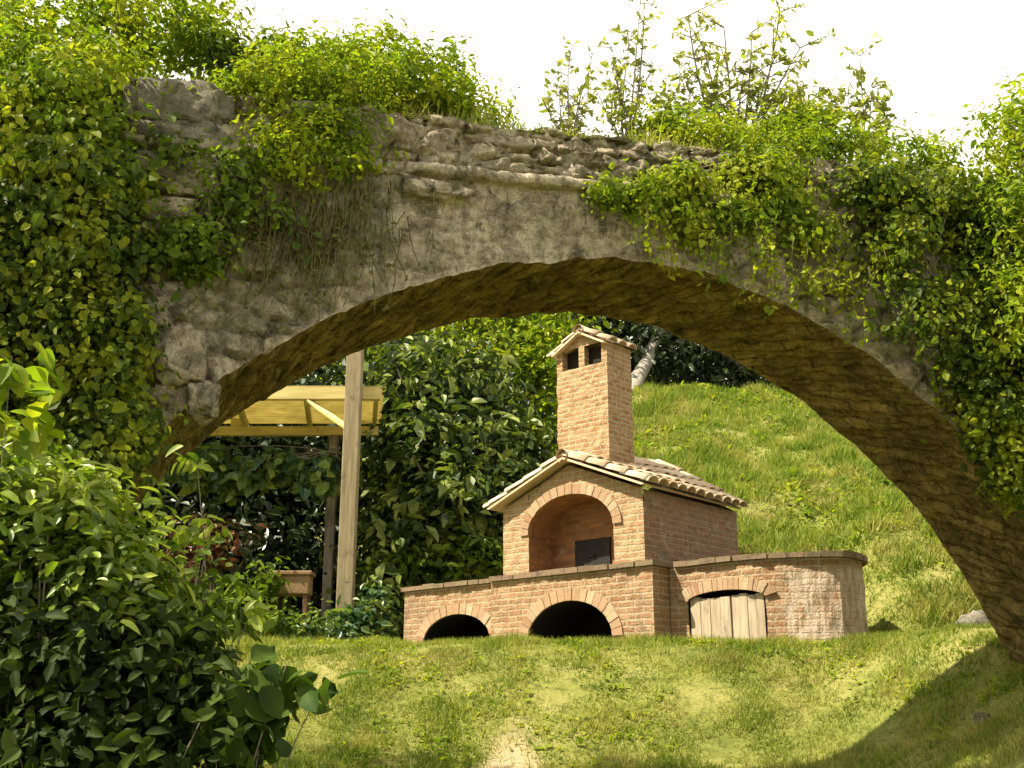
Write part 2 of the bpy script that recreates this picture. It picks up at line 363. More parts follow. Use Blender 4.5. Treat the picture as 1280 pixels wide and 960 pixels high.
def big_leaf_mesh(name, pos, nrm, size, aspect=.8, droop=.4, fold=.14, seed=0, lobe=.0):
    r = np.random.default_rng(seed); n = len(pos)
    nrm = nrm/np.linalg.norm(nrm, axis=1, keepdims=True)
    t = r.normal(size=(n, 3)); t[:, 2] -= droop
    t = t-(t*nrm).sum(1, keepdims=True)*nrm; t /= np.linalg.norm(t, axis=1, keepdims=True)+1e-9
    s = np.cross(nrm, t); L = (size*r.uniform(.55, 1.2, n))[:, None]; W = L*aspect; curl = r.uniform(.05, .3, n)[:, None]
    prof = [(0, .02), (.08, .3), (.22, .43), (.4, .5), (.58, .47), (.74, .36), (.88, .19), (1.0, .0)]
    rows = []
    for a, w in prof:
        j = 1+.10*r.normal(size=(n, 1)); c = pos+L*a*t-nrm*L*curl*a*a
        e = nrm*fold*L*(w*1.6)
        rows.append(np.stack([c-s*W*w*j+e, c-s*W*w*.5*j+e*.35, c, c+s*W*w*.5*j+e*.35, c+s*W*w*j+e], 1))
    v = np.concatenate(rows, 1); b = np.arange(n)[:, None]*40
    q = np.concatenate([b+np.array([[i*5+k, i*5+k+1, (i+1)*5+k+1, (i+1)*5+k]]) for i in range(7) for k in range(4)], 0)
    return np_mesh(name, v.reshape(-1, 3), q, True)

def clumped(blobs, n, per=26, cr=.14, shell=.55, seed=0, up=.55, rough=.3, hole=.0):
    """leaf points in clumps spread through ellipsoids; returns pos, normal, clump centres"""
    r = np.random.default_rng(seed)
    w = np.array([b[2] if len(b) > 2 else (b[1][0]*b[1][2]+b[1][1]*b[1][2]+b[1][0]*b[1][1]) for b in blobs], float); w /= w.sum()
    nc = max(1, n//per); pick = r.choice(len(blobs), nc, p=w)
    C = np.array([b[0] for b in blobs])[pick]; RR = np.array([b[1] for b in blobs])[pick]
    d = r.normal(size=(nc, 3)); d /= np.linalg.norm(d, axis=1, keepdims=True)
    rad = shell+(1-shell)*r.random(nc)**.7
    rad = rad*(1+rough*wob(d*1.0+C*.7, 3.0, seed+3))
    cc = C+d*RR*rad[:, None]
    if hole > 0:
        keep = wob(cc, 2.2, seed+9) > -1+2*hole*.9; cc, d = cc[keep], d[keep]
    k = r.integers(int(per*.6), int(per*1.4)+1, len(cc))
    ci = np.repeat(np.arange(len(cc)), k); m = len(ci)
    sc = cr*r.uniform(.6, 1.4, len(cc))[ci][:, None]
    off = r.normal(size=(m, 3))*sc*np.array([1, 1, .75])
    pos = cc[ci]+off
    nr = .55*d[ci]+.5*off/(np.linalg.norm(off, axis=1, keepdims=True)+1e-6)+.55*r.normal(size=(m, 3)); nr[:, 2] += up
    return pos, nr, cc

def stems(base, cc, n, r0=.03, seed=0, fork=.45):
    r = random.Random(seed); mb = MB(); base = np.asarray(base, float)
    idx = list(range(len(cc))); r.shuffle(idx)
    for i in idx[:n]:
        e = cc[i]; b = base+np.array([r.uniform(-.1, .1), r.uniform(-.1, .1), 0])
        m1 = b+(e-b)*fork+np.array([r.uniform(-.12, .12), r.uniform(-.12, .12), .12*np.linalg.norm(e-b)])
        pts = [b*(1-t)**2+2*m1*t*(1-t)+e*t*t for t in np.linspace(0, 1, 6)]
        mb.tube(pts, [r0*(1-.8*t) for t in np.linspace(0, 1, 6)], 5, False)
    return mb

def shrub(name, base, blobs, n, size, mat, label, cat='shrub', group=None, bark='bark', nst=10, r0=.03, seed=1,
          part='foliage', stem='stem', aspect=.5, droop=.4, big=False, **kw):
    root = empty(name, base, label, cat, group)
    pos, nr, cc = clumped(blobs, n, seed=seed, **kw)
    link(part, (big_leaf_mesh if big else leaf_mesh)(part, pos, nr, size, aspect, droop, seed=seed), M[mat], root)
    if nst: stems(base, cc, nst, r0, seed).build(stem, M[bark], root)
    return root

def tree(name, base, blobs, n, size, mat, label, trunk_r=.15, bark='bark', group=None, seed=1, fork=.5, nb=14, cat='tree', **kw):
    root = empty(name, base, label, cat, group)
    pos, nr, cc = clumped(blobs, n, seed=seed, **kw)
    link('crown', leaf_mesh('crown', pos, nr, size, .5, .4, seed=seed), M[mat], root)
    b = np.asarray(base, float); top = np.mean([q[0] for q in blobs], 0); f = b+(top-b)*fork; f[0] = b[0]*.6+top[0]*.4
    mb = MB(); r = random.Random(seed)
    mid = (b+f)/2+np.array([r.uniform(-.1, .1), r.uniform(-.1, .1), 0])
    mb.tube([b-np.array([0, 0, .15]), b+np.array([0, 0, .15]), mid, f, top], [trunk_r*1.35, trunk_r*1.1, trunk_r*.9, trunk_r*.7, trunk_r*.2], 9)
    for i in range(nb):
        e = cc[r.randrange(len(cc))]; m1 = (f+e)/2+np.array([0, 0, .15*np.linalg.norm(e-f)])
        mb.tube([f*(1-t)**2+2*m1*t*(1-t)+e*t*t for t in np.linspace(0, 1, 6)], [trunk_r*.5*(1-.85*t) for t in np.linspace(0, 1, 6)], 5, False)
    mb.build('trunk', M[bark], root)
    return root

def PB(px, py, Y, rx, ry, rd, w=None):
    """ellipsoid whose middle is at the pixel and depth; rx, ry are pixels at that depth, rd metres"""
    k = Y/FPX*1.04
    b = (P(px, py, Y), np.array([rx*k, rd, ry*k]))
    return b if w is None else (*b, w)

# ------------------------------------------------------------------ stone arch bridge
AO = P(740, 325, 8.0); AA = R(12.9)
AX = np.array([-math.sin(AA), math.cos(AA), 0]); AU = np.array([math.cos(AA), math.sin(AA), 0])
DEP = 1.25
def A(u, z, d=0.0):
    q = AO+AU*u+AX*d; return np.array([q[0], q[1], z])
def APx(px, py, d=0.0):
    q = on_plane(px, py, AO+AX*d, AX); return float(np.dot(q-AO, AU)), float(q[2])
CUR = [(-3.86, 1.2), (-3.80, 1.6), (-3.70, 2.02), (-3.53, 2.52), (-3.22, 3.08), (-2.80, 3.58), (-2.30, 3.99), (-1.6, 4.41), (-.86, 4.69), (-.13, 4.84),
       (.38, 4.87), (.86, 4.82), (1.42, 4.66), (2.10, 4.34), (2.68, 3.92), (3.28, 3.36), (3.78, 2.62), (4.1, 1.98), (4.32, 1.4)]
def catmull(pts, k):
    pts = np.array(pts); out = []
    for i in range(len(pts)-1):
        p0, p1, p2, p3 = pts[max(i-1, 0)], pts[i], pts[i+1], pts[min(i+2, len(pts)-1)]
        for t in np.linspace(0, 1, k, endpoint=False):
            out.append(.5*((2*p1)+(-p0+p2)*t+(2*p0-5*p1+4*p2-p3)*t*t+(-p0+3*p1-3*p2+p3)*t**3))
    out.append(pts[-1]); return np.array(out)
cur = catmull(CUR, 34)
cur[:, 1] += .018*wob(cur, 9, 31)+.012*wob(cur, 23, 32)
left = np.stack([np.linspace(-8, -3.9, 40), np.full(40, -.4)], 1); right = np.stack([np.linspace(4.36, 9, 40), np.full(40, .6)], 1)
BOT = np.concatenate([left, cur, right], 0)
ZT, ZL = 5.90, 5.44
bridge = empty('stone_arch_bridge', A(0, 0.9, DEP/2), 'old grey stone arch overgrown with plants, spanning the whole view', 'stone arch')

def stone_h(u, z):
    """relief of the front face in metres, +out"""
    d, _ = mn.voronoi(Vector((u*3.2, z*5.2, 3.1)))
    g = min(1, (d[1]-d[0])/.22); cell = mn.cell(Vector((_[0][0]*7, _[0][1]*7, 1)))
    n = mn.noise(Vector((u*6, z*6, 0)))*.028+mn.noise(Vector((u*15, z*15, 2)))*.024+mn.noise(Vector((u*31, z*31, 2)))*.016+mn.noise(Vector((u*1.3, z*1.3, 7)))*.03
    return g, cell, n
def relief(u, z, zb):
    g, cell, n = stone_h(u, z)
    if z > ZL+.06: h = .06*g+.05*cell+1.5*n-.05
    else:
        plain = max(0, min(1, (u+1.9)/.6))*max(0, min(1, (1.5-u)/.5))
        h = (.07*g+.035*cell-.04)*(1-.82*plain)+n*.7
    return h
fv = []; rows = 110; nc_ = len(BOT)
for (u, zb) in BOT:
    for j in range(rows+1):
        t = j/rows; z = zb+(ZT-zb)*t
        edge = min(1, (z-zb)/.06)
        top = min(1, (ZT-z)/.05+.3)
        h = relief(u, z, zb)*edge*top
        zz = z+(.06*mn.noise(Vector((u*2.2, 0, 5)))+.03*mn.noise(Vector((u*7, 0, 5))))*max(0, (z-ZL)/(ZT-ZL)) if z > ZL else z
        fv.append(A(u, zz, -h))
fv = np.array(fv); I = np.arange(nc_*(rows+1)).reshape(nc_, rows+1)
Q = np.stack([I[:-1, :-1], I[1:, :-1], I[1:, 1:], I[:-1, 1:]], -1).reshape(-1, 4)
link('face_wall', np_mesh('face_wall', fv, Q, True), M['arch'], bridge)
# soffit (vault underside) with slanting rubble courses
sv = []; suv = []; nd = 60
arc = np.concatenate([[0], np.cumsum(np.linalg.norm(np.diff(cur, axis=0), axis=1))])
for i, (u, z) in enumerate(cur):
    a = cur[max(i-1, 0)]; b = cur[min(i+1, len(cur)-1)]; t = (b-a)/np.linalg.norm(b-a); nrm = np.array([t[1], -t[0]])
    for j in range(nd+1):
        d = DEP*j/nd; e = min(1, min(d, DEP-d)/.07)
        w = arc[i]+.55*d
        suv.append((d*1.0, w)); q, pp = mn.voronoi(Vector((w*6.5, d*1.8, 1)))
        h = (.04*min(1, (q[1]-q[0])/.2)-.024+.022*mn.noise(Vector((w*5, d*5, 9)))+.015*mn.noise(Vector((w*15, d*13, 9))))*e
        sv.append(A(u+nrm[0]*h, z+nrm[1]*h, d))
I = np.arange(len(cur)*(nd+1)).reshape(len(cur), nd+1)
Q = np.stack([I[:-1, :-1], I[:-1, 1:], I[1:, 1:], I[1:, :-1]], -1).reshape(-1, 4)
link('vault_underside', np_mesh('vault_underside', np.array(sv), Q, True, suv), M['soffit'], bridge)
bk = MB()
for i in range(nc_-1):
    (u0, z0), (u1, z1) = BOT[i], BOT[i+1]
    bk.face([A(u1, z1, DEP), A(u0, z0, DEP), A(u0, ZT-.05, DEP), A(u1, ZT-.05, DEP)])
bk.build('back_wall', M['arch'], bridge)
tp = MB(); us = np.linspace(-8, 9, 120)
for i in range(119):
    f = lambda u, d: A(u, ZT-.03+.05*mn.noise(Vector((u*3, d*3, 0))), d)
    for d0, d1 in ((0.01, .4), (.4, .85), (.85, DEP)):
        tp.face([f(us[i], d0), f(us[i+1], d0), f(us[i+1], d1), f(us[i], d1)], smooth=True)
tp.build('top_fill', M['soil'], bridge)
# projecting ledge below the parapet: worn slabs end to end
lv_ = []; ul_ = np.arange(-3.7, 4.4, .025)
for u in ul_:
    o = .085+.05*mn.noise(Vector((u*1.6, 0, 3)))+.035*mn.noise(Vector((u*6, 0, 4))); j_ = .018 if mn.noise(Vector((u*2.3, 5, 1))) > .38 else 0
    o = max(.0, o-j_*4)+.012*mn.noise(Vector((u*22, 1, 4)))
    dz = .022*mn.noise(Vector((u*2.5, 0, 8)))+.012*mn.noise(Vector((u*11, 0, 8))); hh = .042+.012*mn.noise(Vector((u*5, 3, 8)))
    for d, z in ((.06, -hh), (-o*.8, -hh*1.05), (-o, -hh*.5), (-o*.97, hh*.4), (-o*.75, hh), (.06, hh*1.5)): lv_.append(A(u, ZL+dz+z+.006*mn.noise(Vector((u*17, d*30, z*40))), d))
I = np.arange(len(ul_)*6).reshape(-1, 6)
Q = np.stack([I[:-1, :-1], I[1:, :-1], I[1:, 1:], I[:-1, 1:]], -1).reshape(-1, 4)
link('ledge', np_mesh('ledge', np.array(lv_), Q, True), M['arch'], bridge)
def boulder(mb, c, rx, ry, rz, ax=AU, ay=AX, seed=0, sub=9, rough=.25, pw=.62):
    c = np.asarray(c, float); ring0 = len(mb.v)
    for i in range(sub+1):
        th = math.pi*i/sub
        for j in range(sub*2):
            ph = math.pi*j/sub
            d = np.array([math.sin(th)*math.cos(ph), math.sin(th)*math.sin(ph), math.cos(th)])
            k = np.sign(d)*np.abs(d)**pw
            s = 1+rough*mn.noise(Vector(tuple(d*1.6+seed*3.7)))+rough*.5*mn.noise(Vector(tuple(d*4.1+seed*1.7)))+rough*.25*mn.noise(Vector(tuple(d*9+seed))) 
            mb.v.append(tuple(c+s*(ax*k[0]*rx+ay*k[1]*ry+np.array([0, 0, 1])*k[2]*rz)))
    n = sub*2
    for i in range(sub):
        for j in range(n):
            mb.f.append((ring0+i*n+j, ring0+(i+1)*n+j, ring0+(i+1)*n+(j+1) % n, ring0+i*n+(j+1) % n)); mb.uv.append([(0, 0)]*4); mb.sm.append(True)
# parapet stones: one row of rubble blocks along the top, and the pale capstones on the left
pb = MB(); r = random.Random(9)
for row, (z0, h0, h1) in enumerate(((.07, .05, .10), (.17, .05, .11), (.28, .05, .11), (.38, .04, .09))):
    u = -1.8
    while u < 2.7:
        w = r.uniform(.07, .30); h = r.uniform(h0, h1)
        if r.random() < .72: boulder(pb, A(u+w/2, ZL+z0+h/2+r.uniform(-.03, .03), .075+r.uniform(-.02, .02)), w*.5, .1, h*.5, seed=u+row*17, rough=.55)
        u += w*1.02
pb.build('parapet_rubble', M['arch'], bridge)
for k, (px, py, w, h) in enumerate([(205, 128, .26, .17), (252, 132, .2, .18), (222, 168, .33, .09), (190, 215, .25, .14), (240, 225, .2, .16), (205, 262, .22, .1), (225, 440, .16, .2), (205, 385, .17, .13), (255, 500, .1, .12), (545, 238, .26, .07), (330, 325, .15, .1)]):
    cb = MB(); uu, zz = APx(px, py, -.03); boulder(cb, A(uu, zz, .02), w, .13, h, seed=k+20, sub=18, rough=.4)
    cb.build('block_stone', M['rock'] if k < 4 else M['arch'], bridge)

# ------------------------------------------------------------------ brick oven
C0 = P(815, 700, 12.7); ZC = float(C0[2])
TH = R(41.2)
E1 = np.array([-math.cos(TH), math.sin(TH), 0]); E2 = np.array([math.sin(TH), math.cos(TH), 0]); UPV = np.array([0, 0, 1.0])
def Wd(s, d, z): q = C0+E1*s+E2*d; return np.array([q[0], q[1], z])
def FP(px, py, d=0.0):
    q = on_plane(px, py, C0+E2*d, E2); return float(np.dot(q-C0, E1)), float(q[2])
def SPl(px, py, s=0.0):
    q = on_plane(px, py, C0+E1*s, E1); return float(np.dot(q-C0, E2)), float(q[2])
ZB = 2.15
oven = empty('brick_oven', (C0[0]+.0, C0[1]+.8, 2.38), 'brick garden oven with tiled gable roof, chimney and arched wood stores', 'brick oven')

def arch_fn(uc, hw, zs, rise):
    """segmental or elliptical arch: height at u"""
    return lambda u: zs+rise*math.sqrt(max(0, 1-((u-uc)/hw)**2))
def wall_with_arches(mb, lin, Mp, u0, u1, zb, topf, ops, back=None):
    """ops: (uc, hw, zs, rise, zbot, depth). mb gets the face, lin the linings (jambs, soffit, back) of each opening"""
    us = set(np.linspace(u0, u1, max(2, int((u1-u0)/.15)+1)).tolist())
    for (uc, hw, *_r) in ops:
        us = {x for x in us if abs(x-uc) > hw+.01}
        us |= set((uc+hw*np.sin(np.linspace(-math.pi/2, math.pi/2, 25))).tolist())
    if callable(topf) and hasattr(topf, 'kink'): us.add(topf.kink)
    us = sorted(us)
    for a, b in zip(us[:-1], us[1:]):
        mid = (a+b)/2; op = next((o for o in ops if abs(mid-o[0]) < o[1]), None)
        if op is None:
            q = [(a, zb), (b, zb), (b, topf(b)), (a, topf(a))]
            mb.face([Mp(x, 0, z) for x, z in q], q); continue
        f = arch_fn(*op[:4]); zbot, dep = op[4], op[5]
        q = [(a, f(a)), (b, f(b)), (b, topf(b)), (a, topf(a))]; mb.face([Mp(x, 0, z) for x, z in q], q)
        if zbot > zb+.01:
            q = [(a, zb), (b, zb), (b, zbot), (a, zbot)]; mb.face([Mp(x, 0, z) for x, z in q], q)
        lin.face([Mp(a, 0, f(a)), Mp(b, 0, f(b)), Mp(b, dep, f(b)), Mp(a, dep, f(a))], [(a, 0), (b, 0), (b, dep), (a, dep)])
        lin.face([Mp(a, dep, zbot), Mp(b, dep, zbot), Mp(b, dep, f(b)), Mp(a, dep, f(a))], [(a, zbot), (b, zbot), (b, f(b)), (a, f(a))])
        lin.face([Mp(a, 0, zbot), Mp(b, 0, zbot), Mp(b, dep, zbot), Mp(a, dep, zbot)], [(a, 0), (b, 0), (b, dep), (a, dep)])
    for (uc, hw, zs, rise, zbot, dep) in ops:
        for sx in (-1, 1):
            x = uc+sx*hw
            lin.face([Mp(x, 0, zbot), Mp(x, dep, zbot), Mp(x, dep, zs), Mp(x, 0, zs)], [(0, zbot), (dep, zbot), (dep, zs), (0, zs)])
def ring(mb, Mp, uc, hw, zs, rise, width=.15, proud=.022, nb=17, a0=0.0, dep=.1):
    """brick arch ring: separate bricks set round the curve"""
    for k in range(nb):
        t0 = math.pi*(a0+(1-2*a0)*(k+.04)/nb); t1 = math.pi*(a0+(1-2*a0)*(k+.96)/nb)
        q = []
        for t, e in ((t0, .004), (t1, .004), (t1, width), (t0, width)):
            c, s = math.cos(t), math.sin(t)
            n = np.array([c/hw, s/max(rise, .05)]); n /= np.linalg.norm(n)
            q.append((uc+hw*c+n[0]*e, zs+rise*s+n[1]*e))
        pr = proud+random.uniform(-.004, .008)
        i = len(mb.v)
        mb.v += [tuple(Mp(x, -pr, z)) for x, z in q]+[tuple(Mp(x, dep, z)) for x, z in q]
        for f in ((0, 1, 2, 3), (7, 6, 5, 4), (0, 4, 5, 1), (1, 5, 6, 2), (2, 6, 7, 3), (3, 7, 4, 0)):
            mb.f.append(tuple(i+x for x in f)); mb.uv.append([(0, 0)]*4); mb.sm.append(False)

ctex = bpy.data.textures.new('rough clouds', 'CLOUDS'); ctex.noise_scale = .11; ctex.noise_depth = 3
def rough(o, lv=3, st=.035):
    m = o.modifiers.new('split', 'SUBSURF'); m.subdivision_type = 'SIMPLE'; m.levels = m.render_levels = lv
    d = o.modifiers.new('rough', 'DISPLACE'); d.texture = ctex; d.texture_coords = 'GLOBAL'; d.strength = st; d.mid_level = .5
    return o
# --- front base (two wood stores), u = -s so that it runs left to right
sL, _ = FP(500, 735); sM, _ = FP(614, 722)
MF = lambda u, d, z: Wd(-u, d, z)
SET = .09
MFL = lambda u, d, z: Wd(-u, d+SET, z)
def op_from_px(FPf, l, r_, spring, apex, bot, dep):
    a, _ = FPf(l, spring); b, zs = FPf(r_, spring); _, za = FPf((l+r_)/2, apex)
    a, b = -a, -b
    return ((a+b)/2, abs(b-a)/2, zs, za-zs, bot, dep)
opA = op_from_px(FP, 661, 766, 795, 751, 2.33, .95)
opB = op_from_px(lambda x, y: FP(x, y, SET), 530, 614, 800, 768, 2.35, .9)
ZTB = ZC-.06
base = MB(); lin = MB()
wall_with_arches(base, lin, MF, -sM, 0, ZB, lambda u: ZTB, [opA])
wall_with_arches(base, lin, MFL, -sL, -sM, ZB, lambda u: ZTB-.0, [opB])
def qd(mb, a, b, za, zb_):   # vertical quad from plan point a to b
    L = float(np.linalg.norm(np.asarray(b)[:2]-np.asarray(a)[:2]))
    mb.face([(a[0], a[1], za), (b[0], b[1], za), (b[0], b[1], zb_), (a[0], a[1], zb_)], [(0, za), (L, za), (L, zb_), (0, zb_)])
DB = 2.15
qd(base, Wd(sM, 0, 0), Wd(sM, SET, 0), ZB, ZTB); qd(base, Wd(sL, SET, 0), Wd(sL, DB, 0), ZB, ZTB); qd(base, Wd(sL, DB, 0), Wd(0, DB, 0), ZB, ZTB)
RET = .30
qd(base, Wd(0, 0, 0), Wd(0, DB, 0), ZB, ZTB)
rough(base.build('base_wall', M['brick_base'], oven, merge=True))
lin.build('store_lining', M['black_lining'], oven, merge=True)
rg = MB(); ring(rg, MF, *opA[:4], width=.15, nb=19); rg.build('arch_ring', M['voussoir'], oven)
rg = MB(); ring(rg, MFL, *opB[:4], width=.14, nb=17); rg.build('arch_ring', M['voussoir'], oven)
# --- house on the base
HI = .10
gl, _ = FP(629, 700, HI); gr, _ = FP(806, 690, HI)
_, zeL = FP(629, 634, HI); _, zeR = FP(806, 614, HI)
ap, zap = FP(713, 581, HI)
gl, gr, ap = -gl, -gr, -ap                      # to u
ze = (zeL+zeR)/2; um = (gl+gr)/2
DH = SPl(922, 660, -gr)[0]
print('OVEN', 'sL %.2f sM %.2f' % (sL, sM), 'opA', np.round(opA, 2), 'opB', np.round(opB, 2), 'gable', round(gl, 2), round(gr, 2), 'eaves', zeL, zeR, 'apex', ap, zap, um, 'DH', DH, 'ZC', ZC)
MH = lambda u, d, z: Wd(-u, d+HI, z)
def gt(u): return ze+(zap-ze)*(1-abs(u-um)/((gr-gl)/2))
gt_ = lambda u: gt(u)
class GT:
    kink = um
    def __call__(s, u): return gt(u)
opM = op_from_px(lambda x, y: FP(x, y, HI), 661, 767, 655, 618, ZC+.02, .46)
hw = MB(); hl = MB()
wall_with_arches(hw, hl, MH, gl, gr, ZC-.02, GT(), [opM])
rough(hw.build('gable_wall', M['brick'], oven, merge=True))
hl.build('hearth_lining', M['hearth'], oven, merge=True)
sw = MB()
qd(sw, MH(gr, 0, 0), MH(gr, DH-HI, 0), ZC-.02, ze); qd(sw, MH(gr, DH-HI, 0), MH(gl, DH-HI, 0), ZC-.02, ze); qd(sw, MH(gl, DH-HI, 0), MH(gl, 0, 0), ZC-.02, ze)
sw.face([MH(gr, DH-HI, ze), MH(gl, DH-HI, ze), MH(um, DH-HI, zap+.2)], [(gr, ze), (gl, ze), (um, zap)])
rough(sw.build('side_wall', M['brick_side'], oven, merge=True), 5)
rg2 = MB(); ring(rg2, MH, *opM[:4], width=.13, nb=19); rg2.build('gable_arch_ring', M['voussoir'], oven)
# oven mouth at the back of the hearth: black iron door in a frame
om = MB(); uc = opM[0]; dd = opM[5]
om.box(Wd(0, 0, 0), -E1, E2, UPV, (uc-.27, HI+dd-.03, ZC+.03), (uc+.27, HI+dd-.004, ZC+.42))
od = om.build('oven_mouth', M['iron'], oven, bevel=.008)
hn = MB(); hn.box(Wd(0, 0, 0), -E1, E2, UPV, (uc-.05, HI+dd-.055, ZC+.2), (uc+.05, HI+dd-.031, ZC+.225)); hn.build('handle', M['iron'], od)
# --- roof: two slopes of barrel tiles
def slope(mb, side, d0, d1, ridge_u, ridge_z, eave_u, eave_z, pitch=.20, tl=.36, rad=.102, rise=0.0):
    """barrel tiles in columns running from ridge to eave"""
    L = math.hypot(eave_u-ridge_u, eave_z-ridge_z); tu, tz = (eave_u-ridge_u)/L, (eave_z-ridge_z)/L
    nu, nz = -tz*side, abs(tu)
    nu = math.copysign(abs(tz), eave_u-ridge_u)
    pos = lambda l, d, h: Wd(-(ridge_u+tu*l+nu*h), d, ridge_z+tz*l+nz*h+rise*(1-l/L)*max(0, (d-d0))/(d1-d0))
    n = int(round((d1-d0)/pitch))
    q = [pos(0, d0, -.02), pos(0, d1, -.02), pos(L, d1, -.02), pos(L, d0, -.02)]; mb.face(q)
    q2 = [pos(0, d0, -.045), pos(0, d1, -.045), pos(L-.03, d1, -.045), pos(L-.03, d0, -.045)]; mb.face(q2)
    mb.face([q[0], q[3], q2[3], q2[0]]); mb.face([q[1], q[2], q2[2], q2[1]]); mb.face([q[3], q[2], q2[2], q2[3]])
    for c in range(n):
        dc = d0+(c+.5)*pitch
        l = 0; 
        while l < L-.02:
            l1 = min(l+tl, L+.05); jd = random.uniform(-.012, .012); jh = random.uniform(0, .012); R0, R1 = rad*.82, rad*1.04
            seg = 7; a = []; b = []; a2 = []; b2 = []
            for k in range(seg+1):
                an = math.pi*k/seg
                for (arr, ll, rr, hh) in ((a, l-.03, R0, .012), (b, l1, R1, .03), (b2, l1, R1-.016, .03), (a2, l-.03, R0-.016, .012)):
                    arr.append(pos(ll, dc+jd-rr*math.cos(an), jh+hh+rr*.72*math.sin(an)-.015))
            i0 = len(mb.v); mb.v += [tuple(x) for x in a+b+b2+a2]; m_ = seg+1
            for k in range(seg):
                for r0_, r1_ in ((0, 1), (1, 2), (2, 3)):
                    mb.f.append((i0+r0_*m_+k, i0+r0_*m_+k+1, i0+r1_*m_+k+1, i0+r1_*m_+k)); mb.uv.append([(0, 0)]*4); mb.sm.append(r0_ == 0)
            l += tl-.05
roof = MB()
OV = .17; sl = (zap-ze)/((gr-gl)/2); lift = .10
RISE = .24
slope(roof, 1, HI-.14, DH-.06, um, zap+lift, gr+.12, zap+lift-sl*((gr-gl)/2+.14), rise=RISE)
slope(roof, -1, HI-.14, DH-.06, um, zap+lift, gl-OV, zap+lift-sl*((gr-gl)/2+OV), rise=RISE)
ro = roof.build('roof', M['tile'], oven)
rt = MB()
for k in range(6):
    d = HI-.16+k*.29; rz = RISE*k*.29/(DH-.06)
    rt.tube([Wd(-um, d, zap+lift-.005+rz), Wd(-um, d+.33, zap+lift+.01+rz)], [.085, .07], 10, False)
rt.build('ridge_tile', M['tile'], ro)
# --- chimney
sl_, _ = FP(697, 540, .42); sr_, _ = FP(761, 540, .42)
cl, cr_ = -sl_, -sr_
cd0 = .42; cd1 = cd0+.52
_, zct = FP(730, 458, cd0); zcb = zap-.15
chm = MB()
def ring4(mb, Mp, u0, u1, d0, d1, za, zb_, uo=0):
    pts = [(u0, d0), (u1, d0), (u1, d1), (u0, d1)]; L = 0
    for i in range(4):
        a, b = pts[i], pts[(i+1) % 4]; w = math.hypot(b[0]-a[0], b[1]-a[1])
        mb.face([Mp(a[0], a[1], za), Mp(b[0], b[1], za), Mp(b[0], b[1], zb_), Mp(a[0], a[1], zb_)], [(L, za), (L+w, za), (L+w, zb_), (L, zb_)]); L += w
ring4(chm, MF, cl, cr_, cd0, cd1, zcb, zct)
chm.face([MF(cl, cd0, zct), MF(cr_, cd0, zct), MF(cr_, cd1, zct), MF(cl, cd1, zct)], [(0, 0), (.6, 0), (.6, .5), (0, .5)])
ch = rough(chm.build('chimney', M['chim'], oven, merge=True), 5, .045)
# flue openings: brick piers carry a little tiled gable
zf = zct+.27; pw = .09; W_ = cr_-cl
def pier(u0, u1, d0, d1):
    m = MB(); ring4(m, MF, u0, u1, d0, d1, zct-.02, zf); m.build('flue_pier', M['chim'], ch, merge=True)
pier(cl+.002, cl+W_*.11, cd0+.002, cd1-.002); pier(cl+W_*.89, cr_-.002, cd0+.002, cd1-.002); pier(cl+W_*.5-.045, cl+W_*.5+.045, cd0+.002, cd0+.1)
fl = MB(); ring4(fl, MF, cl+.09, cr_-.09, cd0+.11, cd1-.02, zct+.002, zf-.01); fl.build('flue', M['black_lining'], ch)
cm_ = (cl+cr_)/2; cg = MB(); zca = zf+.17
for dx, fl_ in ((cd0+.004, 1), (cd1-.004, -1)):
    cg.face([MF(cl, dx, zf), MF(cr_, dx, zf), MF(cm_, dx, zca)], [(0, 0), (W_, 0), (W_/2, .17)])
cg.build('cap_gable', M['chim'], ch)
cc_ = MB()
slope(cc_, 1, cd0-.07, cd1-.0, cm_, zca+.05, cr_+.03, zca+.05-.22*(W_/2+.03)/(W_/2), pitch=.2, tl=.3, rad=.085)
slope(cc_, -1, cd0-.07, cd1-.0, cm_, zca+.05, cl-.06, zca+.05-.22*(W_/2+.06)/(W_/2), pitch=.2, tl=.3, rad=.085)
cc_.tube([Wd(-cm_, cd0-.08, zca+.045), Wd(-cm_, cd1+.01, zca+.05)], [.075, .07], 10, False)
cc_.build('chimney_cap', M['tile'], ch)
# --- right wing, curving forward then back into the bank
def at_top(px, py):
    r_ = ray(px, py); return (EYE+r_*(ZC-EYE[2])/r_[2])[:2]
wp = [Wd(0, RET, 0)[:2]+np.array([.02, 0]), at_top(860, 700)+np.array([0, .12]), at_top(905, 695)+np.array([0, .1]), at_top(945, 692)+np.array([0, .03]), at_top(985, 690.5), at_top(1020, 689.5), at_top(1048, 689.5), at_top(1066, 692), at_top(1077, 698), at_top(1079, 702)+np.array([.0, .7])]
wp = catmull(wp, 14); wl = np.concatenate([[0], np.cumsum(np.linalg.norm(np.diff(wp, axis=0), axis=1))])
def MWg(u, d, z):
    x = np.interp(u, wl, wp[:, 0]); y = np.interp(u, wl, wp[:, 1])
    e = .03; t = np.array([np.interp(u+e, wl, wp[:, 0])-np.interp(u-e, wl, wp[:, 0]), np.interp(u+e, wl, wp[:, 1])-np.interp(u-e, wl, wp[:, 1])]); t /= np.linalg.norm(t)+1e-9
    return np.array([x-t[1]*d, y+t[0]*d, z])
def u_at_px(px):
    best = min(range(len(wl)), key=lambda i: abs(640+FPX*wp[i, 0]/(wp[i, 1]*CP+(ZC-.3-1.5)*SP)-px)); return wl[best]
ua, ub = u_at_px(860), u_at_px(955)
ztop_open = P(908, 738, MWg((ua+ub)/2, 0, 0)[1])[2]
opD = ((ua+ub)/2, (ub-ua)/2, ztop_open-.10, .10, ZB, .5)
wing = MB(); wlin = MB()
